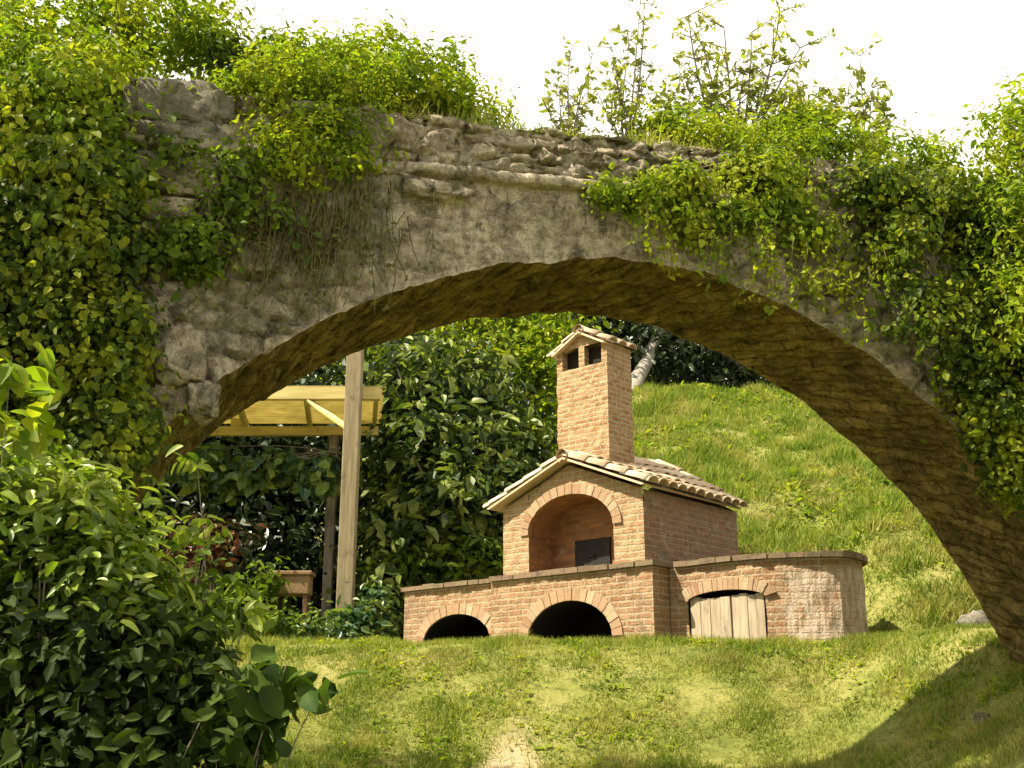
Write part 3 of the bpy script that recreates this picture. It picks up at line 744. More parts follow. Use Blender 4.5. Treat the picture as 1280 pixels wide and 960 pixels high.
wall_with_arches(wing, wlin, MWg, 0, wl[-1]-.01, ZB, lambda u: ZTB, [opD])
def wing_mat(u0, u1):
    m = brick_mat('wing brick with remains of plaster', (.35, .22, .125), (.255, .14, .075), (.38, .30, .195), stain=.5, warm=(.31, .145, .065)); nt = m.node_tree
    b = next(n for n in nt.nodes if n.type == 'BSDF_PRINCIPLED'); src = b.inputs['Base Color'].links[0].from_socket; tc = N(nt, 'ShaderNodeTexCoord')
    sp = N(nt, 'ShaderNodeSeparateXYZ'); nt.links.new(tc.outputs['UV'], sp.inputs[0])
    mp = N(nt, 'ShaderNodeMapping'); mp.inputs['Scale'].default_value = (9, 2.0, 1); nt.links.new(tc.outputs['UV'], mp.inputs['Vector'])
    n1 = noise_tex(nt, mp.outputs[0], 1.0, 7, .7, .5); n2 = noise_tex(nt, mp.outputs[0], 2.2, 6, .75, .3)
    def mul(x, y):
        k = N(nt, 'ShaderNodeMath', operation='MULTIPLY'); nt.links.new(x, k.inputs[0]); nt.links.new(y, k.inputs[1]); return k.outputs[0]
    f = mul(mul(step(nt, sp.outputs[0], u0-.04, u0+.08), step(nt, sp.outputs[0], u1+.04, u1-.12)), mul(step(nt, n1, .40, .50), step(nt, sp.outputs[1], ZTB-.05, ZTB-.16)))
    col = ramp(nt, n2, [(.3, (.29, .21, .145)), (.5, (.47, .37, .275)), (.68, (.60, .52, .42))])
    nt.links.new(mix(nt, f, src, col), b.inputs['Base Color']); return m
rough(wing.build('wing_wall', wing_mat(u_at_px(976), u_at_px(1060)), oven, merge=True))
wlin.build('wing_store_lining', M['black_lining'], oven, merge=True)
rg3 = MB(); ring(rg3, MWg, *opD[:4], width=.13, nb=22, a0=.02, proud=.024); rg3.build('wing_arch_ring', M['voussoir'], oven)
# wooden double door in the wing
zdt = ztop_open-.05
for k, (a, b) in enumerate(((ua+.015, (ua+ub)/2+.06), ((ua+ub)/2+.075, ub-.015))):
    dm = MB(); nb = 4
    for j in range(nb):
        x0 = a+(b-a)*j/nb; x1 = a+(b-a)*(j+1)/nb-.006; of = random.uniform(0, .008)
        zz = zdt+random.uniform(-.02, .01)
        c8 = [MWg(x, d, z) for z in (ZB, zz) for d in (.028-of, .06) for x in (x0, x1)]
        for f in ((0, 1, 5, 4), (2, 3, 7, 6), (0, 2, 6, 4), (1, 3, 7, 5), (4, 5, 7, 6)): dm.face([c8[x] for x in f], [(0, 0)]*4)
    dm.build('wooden_door', M['door'], oven)
# coping of dark bricks all round the top
cp_ = MB()
def coping(Mp, u0, u1, over=.05, depth=.36, th=.062, z0=ZTB):
    u = u0
    while u < u1-.02:
        w = min(.2*random.uniform(.85, 1.15), u1-u); o = over+random.uniform(-.012, .016); h = th+random.uniform(-.008, .01)
        c8 = [Mp(x, d, z) for z in (z0+.002, z0+h) for d in (-o, depth) for x in (u+.003, u+w-.004)]
        i = len(cp_.v); cp_.v += [tuple(c) for c in c8]
        for f in ((0, 1, 5, 4), (3, 2, 6, 7), (2, 0, 4, 6), (1, 3, 7, 5), (4, 5, 7, 6), (2, 3, 1, 0)):
            cp_.f.append(tuple(i+x for x in f)); cp_.uv.append([(0, 0)]*4); cp_.sm.append(False)
        u += w
coping(MFL, -sL-.04, -sM-.01, z0=ZTB-.0); coping(MF, -sM, .05)
coping(MWg, .06, wl[-1]-.02)
cp_.build('coping', M['slab'], oven)
tf = MB()
tf.face([Wd(sL, SET+.3, ZTB+.03), Wd(0, .3, ZTB+.03), Wd(0, DB, ZTB+.03), Wd(sL, DB, ZTB+.03)])
for i in range(0, len(wl)-2):
    tf.face([MWg(wl[i], .3, ZTB+.025), MWg(wl[i+1], .3, ZTB+.025), MWg(wl[i+1], .75, ZTB+.025), MWg(wl[i], .75, ZTB+.025)])
tf.build('counter_top', M['slab'], oven)

# ------------------------------------------------------------------ pergola
pz = lambda x, y: float(gz(x, y))
pp = P(431, 765, 16.2); ppx, ppy = pp[0], pp[1]; zg = pz(ppx, ppy)
ztop = P(431, 488, 16.2)[2]; zrear = P(400, 538, 18.3)[2]
pergola = empty('timber_pergola', (ppx-1.5, ppy+1, zg), 'timber pergola with yellow roof boards on a square post', 'pergola')
X3, Y3, Z3 = np.eye(3)
def post(x, y, z1, w=.12):
    m = MB(); m.box((x, y, 0), X3, Y3, Z3, (-w, -w, pz(x, y)-.1), (w, w, z1)); return m
post(ppx, ppy, ztop+1.1, .115).build('post', M['post'], pergola, bevel=.012)
xl = ppx-4.2; xr = P(474, 500, 16.2)[0]
post(xl+.3, ppy, ztop+.05, .1).build('post', M['post'], pergola, bevel=.012)
post(P(411, 700, 18.3)[0], ppy+2.1, zrear-.1, .075).build('post', M['bark'], pergola, bevel=.012)  # rear post: darker material stands in for the shade on it
post(xl+.3, ppy+2.1, zrear-.1, .09).build('post', M['post'], pergola, bevel=.012)
b1 = MB(); b1.box((0, ppy+.17, 0), X3, Y3, Z3, (xl, -.05, ztop-.1), (xr, .05, ztop+.09)); b1.build('front_beam', M['ywood'], pergola, bevel=.008)
b2 = MB(); b2.box((0, ppy+2.1, 0), X3, Y3, Z3, (xl, -.05, zrear-.09), (xr-.25, .05, zrear+.06)); b2.build('rear_beam', M['ywood'], pergola, bevel=.008)
for k in range(5):
    x = xl+.25+(xr-xl-.3)*k/4
    q0 = np.array([x-.02, ppy+.23, ztop+.02]); q1 = np.array([x-.3, ppy+2.3, zrear+.12]); dv = q1-q0; Ld = np.linalg.norm(dv); dv /= Ld
    m = MB(); m.box(q0, X3, dv, np.cross(X3, dv), (-.035, 0, -.06), (.035, Ld, .06)); m.build('rafter', M['ywood'], pergola)
q0 = np.array([0, ppy+.12, ztop+.10]); q1 = np.array([0, ppy+2.4, zrear+.2]); dv = q1-q0; Ld = np.linalg.norm(dv); dv /= Ld
m = MB(); nbd = 14
for k in range(nbd):
    a = Ld*k/nbd; m.box(q0, X3, dv, np.cross(X3, dv), (xl-.2, a, -.008), (xr+.03-.3*k/nbd+random.uniform(-.02, .02), a+Ld/nbd-.006, .008))
m.build('roof_boards', M['sheet'], pergola)
br = MB(); br.tube([(ppx-.05, ppy+.17, P(420, 536, 16.3)[2]), (P(383, 500, 16.3)[0], ppy+.17, P(383, 498, 16.3)[2])], .045, 4); br.build('brace', M['ywood'], pergola)
br = MB(); br.box((P(297, 520, 18.3)[0], ppy+2.1, 0), X3, Y3, Z3, (-.09, -.06, zrear+.05), (.09, .06, zrear+.32)); br.build('king_post', M['ywood'], pergola)

# things in the shade below the pergola
bx, by = P(365, 730, 16.6)[:2]; zb0 = pz(bx, by)
tr = empty('plant_trough', (bx, by, zb0), 'tan clay trough standing on dark legs in the pergola shade', 'planter')
tm = MB(); zt_ = P(365, 716, 16.6)[2]; zb_t = P(365, 745, 16.6)[2]
tm.box((bx, by, 0), X3, Y3, Z3, (-.28, -.15, zb_t), (.28, .15, zt_)); tm.build('trough', M['terracotta'], tr, bevel=.03)
rm = MB(); rm.box((bx, by, 0), X3, Y3, Z3, (-.31, -.18, zt_-.05), (.31, .18, zt_+.012)); rm.build('rim', M['terracotta'], tr, bevel=.015)
for sx in (-1, 1):
    for sy in (-1, 1):
        l = MB(); l.box((bx+sx*.22, by+sy*.1, 0), X3, Y3, Z3, (-.03, -.03, zb0-.05), (.03, .03, zb_t)); l.build('leg', M['dwood'], tr)

# ------------------------------------------------------------------ rocks
def rock(px, py, Y, w, d, h, label, seed, zoff=.0, mat='rock', rough=.35):
    p = P(px, py, Y); z = pz(p[0], p[1])+zoff
    m = MB(); boulder(m, (p[0], p[1], z+h*.35), w, d, h, X3, Y3, seed, 14, rough, .85)
    o = m.build('rock', M[mat]); tag(o, label, 'rock'); return o
rock(970, 775, 12.75, .26, .2, .14, 'low dark rock in the grass at the right end of the oven', 3)
rock(1100, 772, 12.9, .36, .14, .06, 'flat pale stone slab lying in the grass right of the oven', 8)
rock(1217, 748, 12.6, .2, .18, .25, 'grey boulder half hidden by the right side of the arch', 5)
rock(1230, 912, 9.3, .07, .06, .06, 'small pale stone in the shadow at the foot of the arch', 6)

# ------------------------------------------------------------------ lawn and hill grass (stuff)
def grass(name, x0, x1, y0, y1, n, h, w, mat, label, seed, keep=None, tall=None):
    r = np.random.default_rng(seed)
    x = r.uniform(x0, x1, n); y = r.uniform(y0, y1, n)
    if keep is not None: k = keep(x, y, r); x, y = x[k], y[k]
    n = len(x); p = np.stack([x, y], -1)
    z = gz(x, y)-.01
    hh = h*r.uniform(.5, 1.4, n)*(1+.6*wob(p, 2.6, seed+1)+.75*wob(p, 9, seed+2)).clip(.2, 2.8)
    if tall is not None: hh *= tall(x, y)
    an = r.uniform(0, 2*np.pi, n); le = r.normal(size=(n, 2))*.45*hh[:, None]
    wv = np.stack([np.cos(an), np.sin(an)], -1)*w
    v = np.zeros((n, 3, 3)); v[:, :, 2] = z[:, None]
    v[:, 0, :2] = p-wv; v[:, 1, :2] = p+wv; v[:, 2, :2] = p+le; v[:, 2, 2] += hh
    q = np.arange(n*3).reshape(n, 3)
    o = link(name, np_mesh(name, v.reshape(-1, 3), q), M[mat]); tag(o, label, 'grass', kind='stuff'); return o
def oven_keep(x, y, r):
    q = np.stack([x-C0[0], y-C0[1]], -1); s = q@E1[:2]; d = q@E2[:2]
    inb = (s > -.03) & (s < sL+.03) & (d > -.03) & (d < DB)
    yw = np.interp(x, wp[:110, 0], wp[:110, 1])
    inw = (x > wp[0, 0]-.1) & (x < wp[:, 0].max()) & (y > yw-.02) & (y < yw+.8)
    return ~(inb | inw | ((y > 12.9) & (s > -.03) & (s < sL+.1) & (d < DB)))
def lawn_keep(x, y, r):
    q = np.sqrt((x*1.7)**2+((y-9.75)*.7)**2)+.25*wob(np.stack([x, y], -1), 5, 77)
    bare = q < .56
    thin = wob(np.stack([x, y], -1), 2.1, 78) > .45
    return oven_keep(x, y, r) & (~bare | (r.random(len(x)) < .05+.5*np.clip(q/.5, 0, 1)**3)) & (~thin | (r.random(len(x)) < .55))
grass('lawn_grass', -4.2, 6.2, 8.3, 13.6, 240000, .056, .0062, 'blade', 'short sunlit lawn grass sloping up to the oven', 11, lawn_keep)
grass('bank_grass', .9, 9.5, 13.0, 22.5, 150000, .12, .011, 'hill', 'longer rough grass covering the bank behind the oven', 12, oven_keep)

def weeds(name, x0, x1, y0, y1, nc, per, size, spread, mat, label, seed, keep):
    r = np.random.default_rng(seed); x = r.uniform(x0, x1, nc); y = r.uniform(y0, y1, nc)
    k = keep(x, y, r) & (wob(np.stack([x, y], -1), 1.6, seed) > .05); x, y = x[k], y[k]
    x = np.repeat(x, per)+r.normal(size=len(x)*per)*spread; y = np.repeat(y, per)+r.normal(size=len(y)*per)*spread
    k = keep(x, y, r); x, y = x[k], y[k]
    pos = np.stack([x, y, gz(x, y)+r.uniform(.0, size*.9, len(x))], -1); nr = r.normal(size=pos.shape)*.5; nr[:, 2] += .8; nr[:, 1] -= .3
    o = link(name, leaf_mesh(name, pos, nr, size, .6, -.2, seed=seed), M[mat]); tag(o, label, 'weeds', kind='stuff')
weeds('lawn_weeds', -4, 6, 9.5, 12.2, 900, 14, .045, .07, 'bright', 'small leafy weeds dotted through the lawn', 15, lawn_keep)
weeds('bank_weeds', 1, 9, 13.2, 21.5, 800, 18, .085, .17, 'bright', 'leafy weeds and tufts scattered over the bank', 16, oven_keep)
weeds('bank_undergrowth', 1, 9, 13.4, 21.5, 260, 22, .08, .16, 'mid', 'darker leafy undergrowth patches on the bank', 17, oven_keep)

# ------------------------------------------------------------------ plants on and around the arch
def AB(px, py, d, ru, rd, rz, w=None):
    u, z = APx(px, py, d); b = (A(u, z, d), np.array([ru, rd, rz])); return b if w is None else (*b, w)
GB = 'plants growing over the stone arch'
# left tree behind the arch: crown spills over the top left corner
b0 = A(-4.2, 0, 2.6); b0[2] = pz(b0[0], b0[1])
tree('overhanging_tree', b0, [AB(60, 60, .9, .9, .8, .6), AB(180, 30, 1.0, .7, .7, .45), AB(-40, 130, .6, .8, .8, .8), AB(250, 55, .9, .35, .5, .3), AB(60, 160, .2, .55, .5, .35), AB(140, 100, .2, .45, .45, .3), AB(-150, 20, 1.2, 1, .9, .9)],
     26000, .062, 'bright', 'leafy yellow green tree overhanging the top left end of the arch', .14, seed=21, cr=.11, shell=.3, per=22, rough=.5)
# mound shrub at the crown's left
shrub('mound_shrub', A(-1.75, ZT, .5), [AB(420, 125, .2, .62, .5, .25), AB(330, 130, .2, .45, .45, .3), AB(520, 115, .3, .42, .4, .24), AB(375, 90, .5, .45, .4, .25), AB(455, 80, .6, .35, .35, .2), AB(575, 135, .3, .22, .3, .12), AB(625, 143, .3, .16, .2, .07), AB(400, 160, -.05, .45, .2, .14), AB(350, 195, -.12, .34, .2, .22), AB(430, 190, -.12, .24, .18, .18)],
      24000, .05, 'bright', 'bright green mounded shrub spilling over the arch top', seed=22, cr=.075, shell=.35, nst=14, r0=.018, rough=.6, per=20)
def sprigs(name, base_px, blobs, label, seed, mat='mid', n=1400, size=.06, nst=12):
    u, z = APx(*base_px, .5); b = A(u, ZT-.05, .5)
    return shrub(name, b, blobs, n, size, mat, label, seed=seed, per=9, cr=.06, shell=.1, nst=nst, r0=.012, rough=.5)
sprigs('twiggy_shrub', (300, 60), [AB(290, 70, .6, .25, .3, .3), AB(350, 60, .7, .2, .2, .2), AB(560, 90, .6, .12, .15, .25), AB(510, 80, .7, .15, .15, .2)], 'loose darker twigs sticking out above the mounded shrub', 23, n=1500)
# ivy on the left face
def face_ivy(name, spots, n, size, mat, label, seed, thick=.14, droop=.9, dd=-.12, cat='ivy', per=20, cr=.1, hole=0, stemn=14):
    bl = []
    for (px, py, ru, rz) in spots:
        bl.append(AB(px, py, dd, ru, thick, rz))
    u, z = APx(spots[0][0], spots[0][1], -.05)
    root = empty(name, A(u, z, -.03), label, cat)
    pos, nr, cc = clumped(bl, n, per=per, cr=cr, shell=.15, seed=seed, rough=.4, up=.35, hole=hole)
    nr = nr-AX*.5
    link('foliage', leaf_mesh('foliage', pos, nr, size, .75, droop, seed=seed), M[mat], root)
    stems(A(u, z, -.04), cc, stemn, .012, seed).build('stem', M['bark'], root)
    return root
face_ivy('ivy', [(60, 330, .7, .55), (30, 450, .5, .5), (110, 230, .55, .3), (140, 420, .32, .5), (60, 560, .7, .4), (150, 520, .22, .35), (120, 300, .4, .3), (-60, 300, .6, .8)],
         26000, .055, 'ivy', 'dense dark ivy covering the left haunch of the arch', 24, thick=.42, dd=-.2, cr=.08, hole=.2)
face_ivy('ivy', [(290, 230, .22, .3), (265, 330, .2, .3), (225, 300, .2, .22), (330, 290, .2, .22), (290, 410, .16, .18), (215, 190, .2, .16), (365, 330, .2, .14)],
         4200, .055, 'mid', 'thin patchy creeper straggling over the pale stones left of the crown', 25, thick=.08, per=14, hole=.25)
face_ivy('ivy', [(1180, 420, .42, .5), (1250, 330, .5, .5), (1120, 300, .35, .3), (1240, 520, .3, .35), (1090, 235, .4, .2), (1180, 250, .4, .25), (1130, 400, .2, .35), (1290, 450, .4, .6), (1275, 590, .2, .25)],
         25000, .05, 'ivy', 'thick ivy hanging down the right haunch of the arch', 26, thick=.36, dd=-.17, cr=.075, hole=.2)
face_ivy('ivy', [(800, 245, .3, .1), (870, 280, .22, .13), (920, 265, .25, .12), (980, 250, .3, .12), (760, 240, .12, .07), (850, 225, .3, .1), (1010, 290, .22, .1), (950, 215, .4, .14)],
         8500, .045, 'bright', 'lime green creeper hanging below the ledge right of the crown', 27, thick=.13, per=16, cr=.07)
# low shrubs along the top right
shrub('low_shrub', A(1.9, ZT, .5), [AB(880, 175, .3, .42, .4, .14), AB(960, 190, .2, .5, .45, .2), AB(1050, 195, .3, .5, .45, .2), AB(1140, 215, .2, .45, .45, .18), AB(830, 165, .5, .3, .3, .1), AB(1000, 155, .6, .35, .3, .16)],
      12500, .05, 'bright', 'low leafy shrubs along the arch top right of the crown', seed=28, cr=.09, shell=.3, nst=14, r0=.015)
face_ivy('ivy', [(50, 130, .5, .22), (120, 175, .3, .18), (15, 195, .4, .25), (-50, 150, .5, .3), (165, 230, .14, .16), (90, 105, .35, .12)],
         7000, .055, 'bright', 'yellow green creeper on the top left corner of the arch below the tree', 36, thick=.3, dd=-.12, cr=.08)
# sparse saplings against the sky
def sapling(base, tips, leaf, n, label, seed, group=None, mat='olive', spread=.07, r0=.012):
    root = empty('sapling', base, label, 'sapling', group)
    r = np.random.default_rng(seed); mb = MB(); pos = []; base = np.asarray(base, float)
    main = []
    for tpt in tips:
        tpt = np.asarray(tpt, float); m1 = base*.55+tpt*.45+r.normal(size=3)*.06; m1[2] += .1
        pts = [base*(1-t)**2+2*m1*t*(1-t)+tpt*t*t for t in np.linspace(0, 1, 9)]
        mb.tube(pts, [r0*(1-.75*t) for t in np.linspace(0, 1, 9)], 5, False); main.append(pts)
        for k in range(3, 9):
            for _ in range(2):
                d = r.normal(size=3)*np.array([1, .8, .7]); d[2] = abs(d[2])*.8; d /= np.linalg.norm(d); L = r.uniform(.5, 1.3)*spread*2.6
                e = pts[k]+d*L; mb.tube([pts[k], pts[k]+d*L*.5+np.array([0, 0, .01]), e], [r0*.4, r0*.3, r0*.15], 4, False)
                for t in np.linspace(.25, 1, max(3, n//(len(tips)*7))): pos.append(pts[k]+d*L*t+r.normal(size=3)*.018)
    pos = np.array(pos); nr = r.normal(size=pos.shape); nr[:, 2] += .6
    link('foliage', leaf_mesh('foliage', pos, nr, leaf, .55, .3, seed=seed), M[mat], root)
    mb.build('stem', M['bark'], root); return root
def tips(*q, d=.5): return [A(*APx(x, y, d), d) for x, y in q]
def topat(px, d=.5): u, z = APx(px, 165, d); return A(u, ZT-.05, d)
sapling(topat(715), tips((700, 110), (712, 70), (735, 95), (680, 130), (725, 130)), .06, 200, 'short thin sapling nearest the middle of the arch top', 41)
sapling(topat(780), tips((765, 60), (800, 5), (790, 40), (815, 85), (770, 100), (805, -30), (750, 130)), .06, 330, 'tall wispy sapling reaching highest beside the bushy one', 42)
sapling(topat(915, .6), tips((880, 60), (905, 35), (940, 40), (975, 15), (965, 80), (880, 110), (985, 120), (930, 90), (860, 20), (1000, 60), d=.6), .055, 1000, 'bushy sapling with a rounded open crown on the arch top', 43, spread=.10, r0=.018)
sapling(topat(1000, .7), tips((1010, 110), (1040, 120), (985, 140), (1030, 150), d=.7), .06, 420, 'low spreading sapling just right of the bushy one', 44)
sapling(topat(1080), tips((1075, 70), (1090, 110), (1060, 120), (1100, 140)), .06, 340, 'upright sapling at the right end of the row on the arch', 45)
sapling(topat(850), tips((845, 120), (830, 130), (865, 100)), .06, 240, 'small sapling between the wispy and the bushy ones', 46)
# right tree in front of the right end
b1_ = A(4.1, 0, -.9); b1_[2] = pz(b1_[0], b1_[1])
tree('small_tree', b1_, [AB(1270, 180, -.3, .4, .45, .4), AB(1300, 280, -.5, .45, .5, .5), AB(1245, 250, -.2, .25, .35, .35), AB(1330, 150, -.2, .5, .5, .5), AB(1265, 390, -.5, .2, .35, .4), AB(1330, 420, -.7, .4, .4, .5)],
     12000, .06, 'bright', 'leafy tree rising past the right end of the arch', .08, seed=29, cr=.1, shell=.3, per=22)
fr = np.random.default_rng(8); nf = 5200; uf = fr.uniform(-1.9, 3.2, nf); k = wob(np.stack([uf, uf*0], -1), 3.2, 4) > -.35; uf = uf[k]; df = fr.uniform(-.03, .5, len(uf))
hf = .09*fr.uniform(.3, 1.5, len(uf))*(1+.6*wob(np.stack([uf, df], -1), 5, 3)); pf = np.array([A(u, ZT-.03, d) for u, d in zip(uf, df)]); tf_ = fr.normal(size=(len(uf), 3))*.5; tf_[:, 2] = 1
vf = np.zeros((len(uf), 3, 3)); wv = AU*.006; vf[:, 0] = pf-wv; vf[:, 1] = pf+wv; vf[:, 2] = pf+tf_*hf[:, None]
o = link('parapet_grass', np_mesh('parapet_grass', vf.reshape(-1, 3), np.arange(len(uf)*3).reshape(-1, 3)), M['olive']); tag(o, 'thin fringe of grass along the top edge of the arch', 'grass', kind='stuff')
# trailing dry stems down the face
root = empty('trailing_stems', A(-1.9, 5.3, -.08), 'brown stringy stems trailing down the arch below the mounded shrub', 'creeper')
mb = MB(); r = random.Random(3); lp = []
for k in range(150):
    px = r.gauss(400, 55); py = r.uniform(210, 290); u, z = APx(px, py, -.1); L = r.uniform(.2, .75); dx = r.gauss(-.05, .09)
    pts = [A(u+dx*t*t+r.gauss(0, .006), z-L*t, -.09-.05*math.sin(3*t)) for t in np.linspace(0, 1, 5)]
    mb.tube(pts, [.006, .005, .005, .004, .003], 3, False)
    for t in (1, 2, 3, 4):
        if r.random() < .55: lp.append(pts[t])
mb.build('stem', M['straw'], root)
lp = np.array(lp); nr = rng.normal(size=lp.shape)-AX*.8
link('foliage', leaf_mesh('foliage', lp, nr, .045, .6, .9, seed=5), M['straw'], root)

bt = np.array([-5.6, 4.6, 0.0]); bt[2] = pz(bt[0], bt[1])
tree('unseen_shade_tree', bt, [(np.array([-2.6, 5.75, 9.3]), np.array([1.5, 1.1, 1.0])), (np.array([-3.9, 5.2, 9.0]), np.array([1.4, 1.3, 1.1])), (np.array([-5.2, 4.6, 9.4]), np.array([1.5, 1.5, 1.2])), (np.array([-1.5, 6.1, 9.1]), np.array([1.0, .8, .7]))],
     17000, .12, 'mid', 'unseen tall tree added outside the left edge to shade the right corner', .2, seed=71, per=24, cr=.2, shell=.2, fork=.8)  # unseen tree, added to shade the ground by the right pier

root = empty('hanging_vine', A(2.2, 5.3, -.1), 'loose leafy strands dangling below the greenery at the right haunch', 'creeper')
mb = MB(); r = random.Random(13); lp = []
for k in range(85):
    px = r.uniform(790, 1180); py = 270+(px-800)*.28+r.uniform(-40, 20); u, z = APx(px, py, -.15); L = r.uniform(.15, .5); dx = r.gauss(0, .08); o = r.uniform(.12, .3)
    pts = [A(u+dx*t*t+r.gauss(0, .006), z-L*t, -o-.06*math.sin(3*t)) for t in np.linspace(0, 1, 7)]
    mb.tube(pts, [.005, .005, .004, .004, .003, .003, .002], 3, False)
    for t in range(7): lp += [pts[t]+np.array([r.gauss(0, .02), r.gauss(0, .02), 0]) for _ in range(2)]
mb.build('stem', M['straw'], root)
lp = np.array(lp); nr = rng.normal(size=lp.shape)-AX*.6
link('foliage', leaf_mesh('foliage', lp, nr, .05, .65, .8, seed=6), M['bright'], root)

# ------------------------------------------------------------------ foreground shrubs
def gb(px, Y): p = P(px, 900, Y); return np.array([p[0], Y, pz(p[0], Y)])
shrub('laurel_bush', gb(80, 4.8), [PB(30, 665, 4.7, 100, 75, .5), PB(105, 665, 4.8, 70, 55, .4), PB(145, 735, 4.7, 65, 50, .45), PB(195, 795, 4.8, 50, 35, .3), PB(20, 590, 4.9, 55, 45, .3), PB(-60, 700, 4.8, 120, 150, .5), PB(80, 630, 4.7, 60, 35, .35), PB(90, 750, 4.9, 110, 75, .5)],
      8200, .08, 'laurel', 'big bush with glossy bright leaves in the lower left foreground', seed=31, per=15, cr=.08, shell=.35, rough=.5, aspect=.42, nst=20, r0=.012, droop=.0, up=.9, big=True)
shrub('shade_coloured_shrub', gb(120, 4.5), [PB(80, 850, 4.6, 130, 75, .45), PB(180, 860, 4.6, 90, 75, .4), PB(240, 900, 4.5, 55, 60, .3), PB(120, 940, 4.4, 160, 60, .4), PB(-40, 880, 4.6, 120, 120, .4), PB(200, 810, 4.7, 60, 40, .3)],
      5200, .085, 'shade', 'shaded lower part of the glossy bush, added as darker coloured leaves', seed=37, per=14, cr=.09, shell=.3, rough=.5, aspect=.48, nst=18, r0=.012, droop=.3, up=.5, big=True)  # added leaves; the shade low in the bush is in their colour
shrub('unseen_shade_shrub', gb(-330, 4.2), [((-2.95, 4.0, 1.5), np.array([.45, .7, .75])), ((-2.9, 3.2, 1.2), np.array([.45, .7, .7])), ((-3.1, 4.6, 1.3), np.array([.45, .6, .8])), ((-3.2, 3.6, 2.0), np.array([.45, .6, .5]))],
      6500, .09, 'mid', 'unseen tall shrub added outside the left edge to shade the glossy bush', seed=35, per=24, cr=.12, shell=.3)  # added out of view to darken the base of the glossy bush
shrub('hazel_shoot', gb(300, 4.5), [PB(330, 850, 4.4, 40, 25, .12), PB(395, 860, 4.4, 18, 8, .04), PB(300, 905, 4.4, 40, 28, .12), PB(350, 895, 4.4, 18, 18, .1), PB(290, 940, 4.4, 35, 15, .1)],
      170, .115, 'hazel', 'low shoot with large rounded dark leaves over the lawn edge', seed=32, per=5, cr=.06, shell=.1, aspect=.72, nst=9, r0=.008, droop=.3, big=True)
shrub('broad_leaf_shoot', gb(-20, 4.3), [PB(15, 455, 4.3, 40, 40, .12), PB(40, 530, 4.4, 30, 20, .1), PB(-40, 480, 4.3, 40, 60, .15)],
      80, .14, 'bright', 'tall shoot with large pale leaves at the left edge', seed=33, per=7, cr=.06, shell=.1, aspect=.6, nst=4, r0=.005, big=True)
shrub('wispy_shoot', gb(240, 5.2), [PB(235, 580, 5.2, 30, 16, .1), PB(265, 740, 5.0, 50, 30, .2), PB(330, 770, 5.0, 30, 16, .1), PB(250, 660, 5.1, 30, 10, .1)],
      130, .085, 'laurel', 'slender light green shoots rising behind the glossy bush', seed=34, per=7, cr=.05, shell=.1, aspect=.5, nst=10, r0=.008, big=True)

# ------------------------------------------------------------------ background planting
def gb2(px, Y): p = P(px, 800, Y); return np.array([p[0], Y, pz(p[0], Y)])
tree('fig_tree', gb2(560, 18.6), [PB(540, 570, 18.6, 85, 90, 1.0), PB(505, 680, 18.0, 60, 70, .8), PB(600, 650, 18.4, 65, 70, .9), PB(620, 560, 19, 55, 70, .9), PB(520, 480, 19, 60, 55, .9), PB(660, 610, 19, 45, 80, .7), PB(490, 750, 17.6, 50, 40, .6), PB(580, 720, 18, 60, 45, .6), PB(590, 480, 19.4, 45, 40, .8), PB(560, 640, 17.6, 50, 60, .5)],
     10500, .21, 'broad', 'broad leaved dark tree filling the gap left of the oven', .16, seed=51, per=16, cr=.25, shell=.35, rough=.45)
tree('lime_green_tree', gb2(620, 21.5), [PB(650, 430, 21.5, 75, 60, 1.3), PB(580, 415, 22, 80, 45, 1.2), PB(690, 480, 21.0, 35, 80, .9), PB(480, 440, 22, 80, 70, 1.2), PB(640, 370, 22, 100, 60, 1.3)],
     11000, .15, 'bright', 'sunlit lime green tree behind the dark one', .16, seed=52, per=24, cr=.24, shell=.4, rough=.4)
tb = gb2(797, 21.5)
tree('grey_trunk_tree', tb, [PB(850, 430, 23, 80, 45, 1.2), PB(930, 450, 23, 80, 45, 1.2), PB(820, 330, 23, 120, 80, 1.6), PB(960, 340, 24, 130, 90, 1.6)],
     11000, .17, 'dark', 'dark tree with a pale grey trunk beside the chimney', .15, 'gbark', seed=53, per=24, cr=.3, shell=.3, fork=.75)
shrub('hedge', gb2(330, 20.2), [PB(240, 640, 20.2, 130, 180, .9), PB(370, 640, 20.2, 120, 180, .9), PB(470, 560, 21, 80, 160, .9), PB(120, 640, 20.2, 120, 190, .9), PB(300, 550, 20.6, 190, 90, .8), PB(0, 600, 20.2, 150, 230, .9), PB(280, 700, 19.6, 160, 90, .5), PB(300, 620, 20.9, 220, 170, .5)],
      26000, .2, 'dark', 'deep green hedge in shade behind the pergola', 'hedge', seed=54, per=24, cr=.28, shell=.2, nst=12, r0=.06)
shrub('climbing_vine', P(425, 600, 17.8)*np.array([1, 1, 0])+np.array([0, 0, zrear-.5]), [PB(250, 580, 17.4, 45, 14, .25), PB(330, 588, 17.4, 60, 16, .25), PB(400, 590, 17.2, 32, 20, .2), PB(290, 600, 17.5, 50, 14, .2), PB(215, 575, 17.4, 30, 14, .2)],
      900, .19, 'blue', 'blue green vine leaves hanging under the pergola roof', 'vine', seed=55, per=10, cr=.1, shell=.1, nst=10, r0=.014, aspect=.75, droop=.7)
shrub('red_leaf_shrub', gb2(262, 16.8), [PB(265, 680, 16.8, 38, 32, .35), PB(240, 700, 16.8, 30, 40, .3)],
      900, .13, 'red', 'red brown leaved shrub under the pergola', seed=56, per=14, cr=.12, shell=.2)
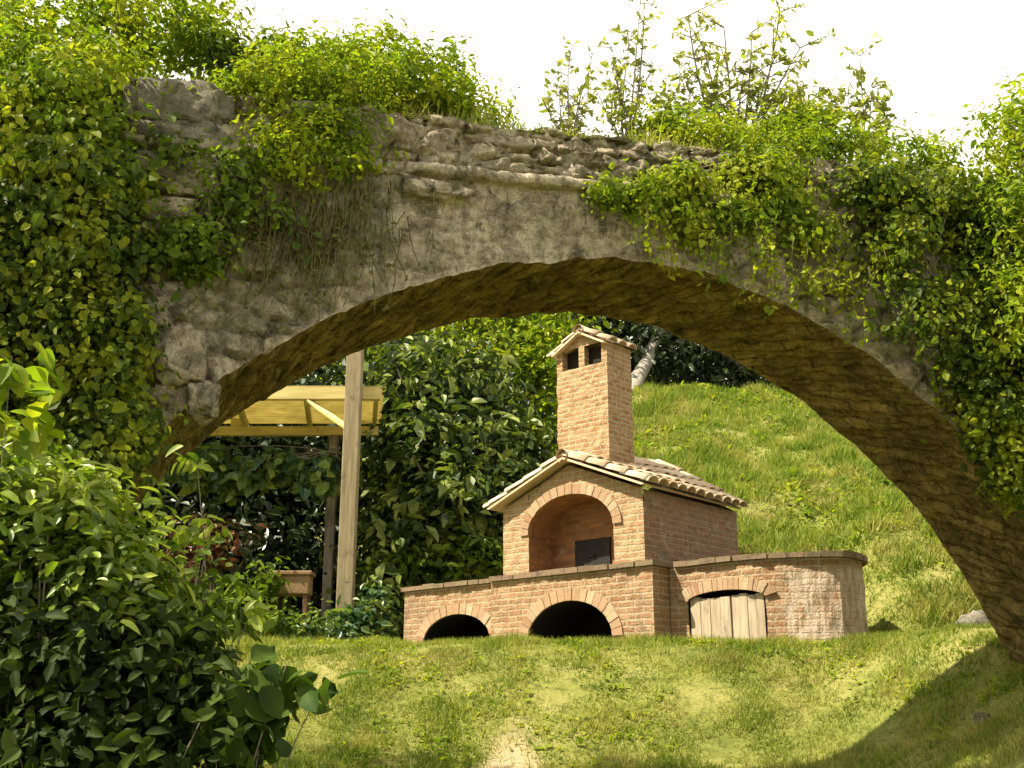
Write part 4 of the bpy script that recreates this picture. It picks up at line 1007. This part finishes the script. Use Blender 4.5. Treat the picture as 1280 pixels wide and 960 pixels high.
shrub('border_plant', gb2(330, 16.2), [PB(320, 735, 16.2, 40, 26, .3), PB(290, 765, 16.2, 40, 30, .3), PB(350, 780, 15.8, 30, 18, .25)],
      1100, .13, 'mid', 'leafy green border plant in front of the clay trough', 'plant', seed=57, per=14, cr=.1, shell=.2)
shrub('border_plant', gb2(415, 15.6), [PB(410, 785, 15.6, 38, 20, .25), PB(445, 780, 15.6, 18, 26, .2), PB(375, 788, 15.6, 20, 16, .2), PB(470, 770, 15.8, 20, 36, .2)],
      1200, .12, 'blue', 'blue green border plant at the foot of the pergola post', 'plant', seed=58, per=14, cr=.1, shell=.2)
shrub('low_bush', gb2(540, 17.4), [PB(540, 710, 17.4, 60, 22, .35), PB(490, 740, 17.4, 35, 40, .35), PB(600, 700, 17.5, 40, 22, .3)],
      2200, .14, 'mid', 'lighter green low bush just behind the oven counter', seed=59, per=18, cr=.15, shell=.3)
# wood beyond the garden: each tree its own
k = 0
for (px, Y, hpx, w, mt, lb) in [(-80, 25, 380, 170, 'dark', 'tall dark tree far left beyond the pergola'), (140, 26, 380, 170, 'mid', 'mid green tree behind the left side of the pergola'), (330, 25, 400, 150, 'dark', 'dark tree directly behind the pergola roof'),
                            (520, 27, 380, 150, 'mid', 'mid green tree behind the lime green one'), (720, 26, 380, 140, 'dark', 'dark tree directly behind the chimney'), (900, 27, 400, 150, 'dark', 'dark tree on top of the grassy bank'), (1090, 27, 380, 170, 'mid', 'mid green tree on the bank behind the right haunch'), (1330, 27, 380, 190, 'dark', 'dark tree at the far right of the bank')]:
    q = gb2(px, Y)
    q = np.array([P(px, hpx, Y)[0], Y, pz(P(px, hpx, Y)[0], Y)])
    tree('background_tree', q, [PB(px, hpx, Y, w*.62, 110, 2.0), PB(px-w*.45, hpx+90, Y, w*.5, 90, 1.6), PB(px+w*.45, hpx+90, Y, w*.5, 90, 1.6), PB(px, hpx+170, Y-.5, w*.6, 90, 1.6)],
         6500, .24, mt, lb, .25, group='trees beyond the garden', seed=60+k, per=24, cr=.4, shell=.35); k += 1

# ------------------------------------------------------------------ light
EL = R(54); sh = np.array([-.945, -.325]); sh /= np.linalg.norm(sh)
sd = Vector((sh[0]*math.cos(EL), sh[1]*math.cos(EL), math.sin(EL)))
sun = bpy.data.lights.new('sun', 'SUN'); sun.energy = 5; sun.angle = R(.5); sun.color = (1, .89, .69)
so = bpy.data.objects.new('sun', sun); COL.objects.link(so); so.rotation_euler = (-sd).to_track_quat('-Z', 'Y').to_euler(); so.location = (-20, -6, 30)
w = bpy.data.worlds.new('World'); scene.world = w; w.use_nodes = True; nt = w.node_tree; nt.nodes.clear()
out = N(nt, 'ShaderNodeOutputWorld'); bg = N(nt, 'ShaderNodeBackground', Strength=.10)
sky = N(nt, 'ShaderNodeTexSky'); sky.sky_type = 'NISHITA'; sky.sun_disc = False; sky.sun_elevation = EL; sky.sun_rotation = math.atan2(sh[0], sh[1])
sky.dust_density = 3
tc = N(nt, 'ShaderNodeTexCoord')
cl_ = step(nt, noise_tex(nt, tc.outputs['Generated'], 1.6, 5, .55), .2, .5)
mf = N(nt, 'ShaderNodeMath', operation='MULTIPLY_ADD'); nt.links.new(cl_, mf.inputs[0]); mf.inputs[1].default_value = .25; mf.inputs[2].default_value = .7
nt.links.new(mix(nt, mf.outputs[0], sky.outputs[0], (6.4, 6.1, 5.4)), bg.inputs['Color'])
nt.links.new(bg.outputs[0], out.inputs['Surface'])
vs = scene.view_settings; vs.view_transform = 'Standard'; vs.look = 'None'; vs.gamma = 1; vs.exposure = 1.42; vs.use_curve_mapping = False
scene.render.engine = 'CYCLES'
c = scene.cycles; c.use_denoising = True; c.max_bounces = 6; c.diffuse_bounces = 4; c.transmission_bounces = 4; c.transparent_max_bounces = 4
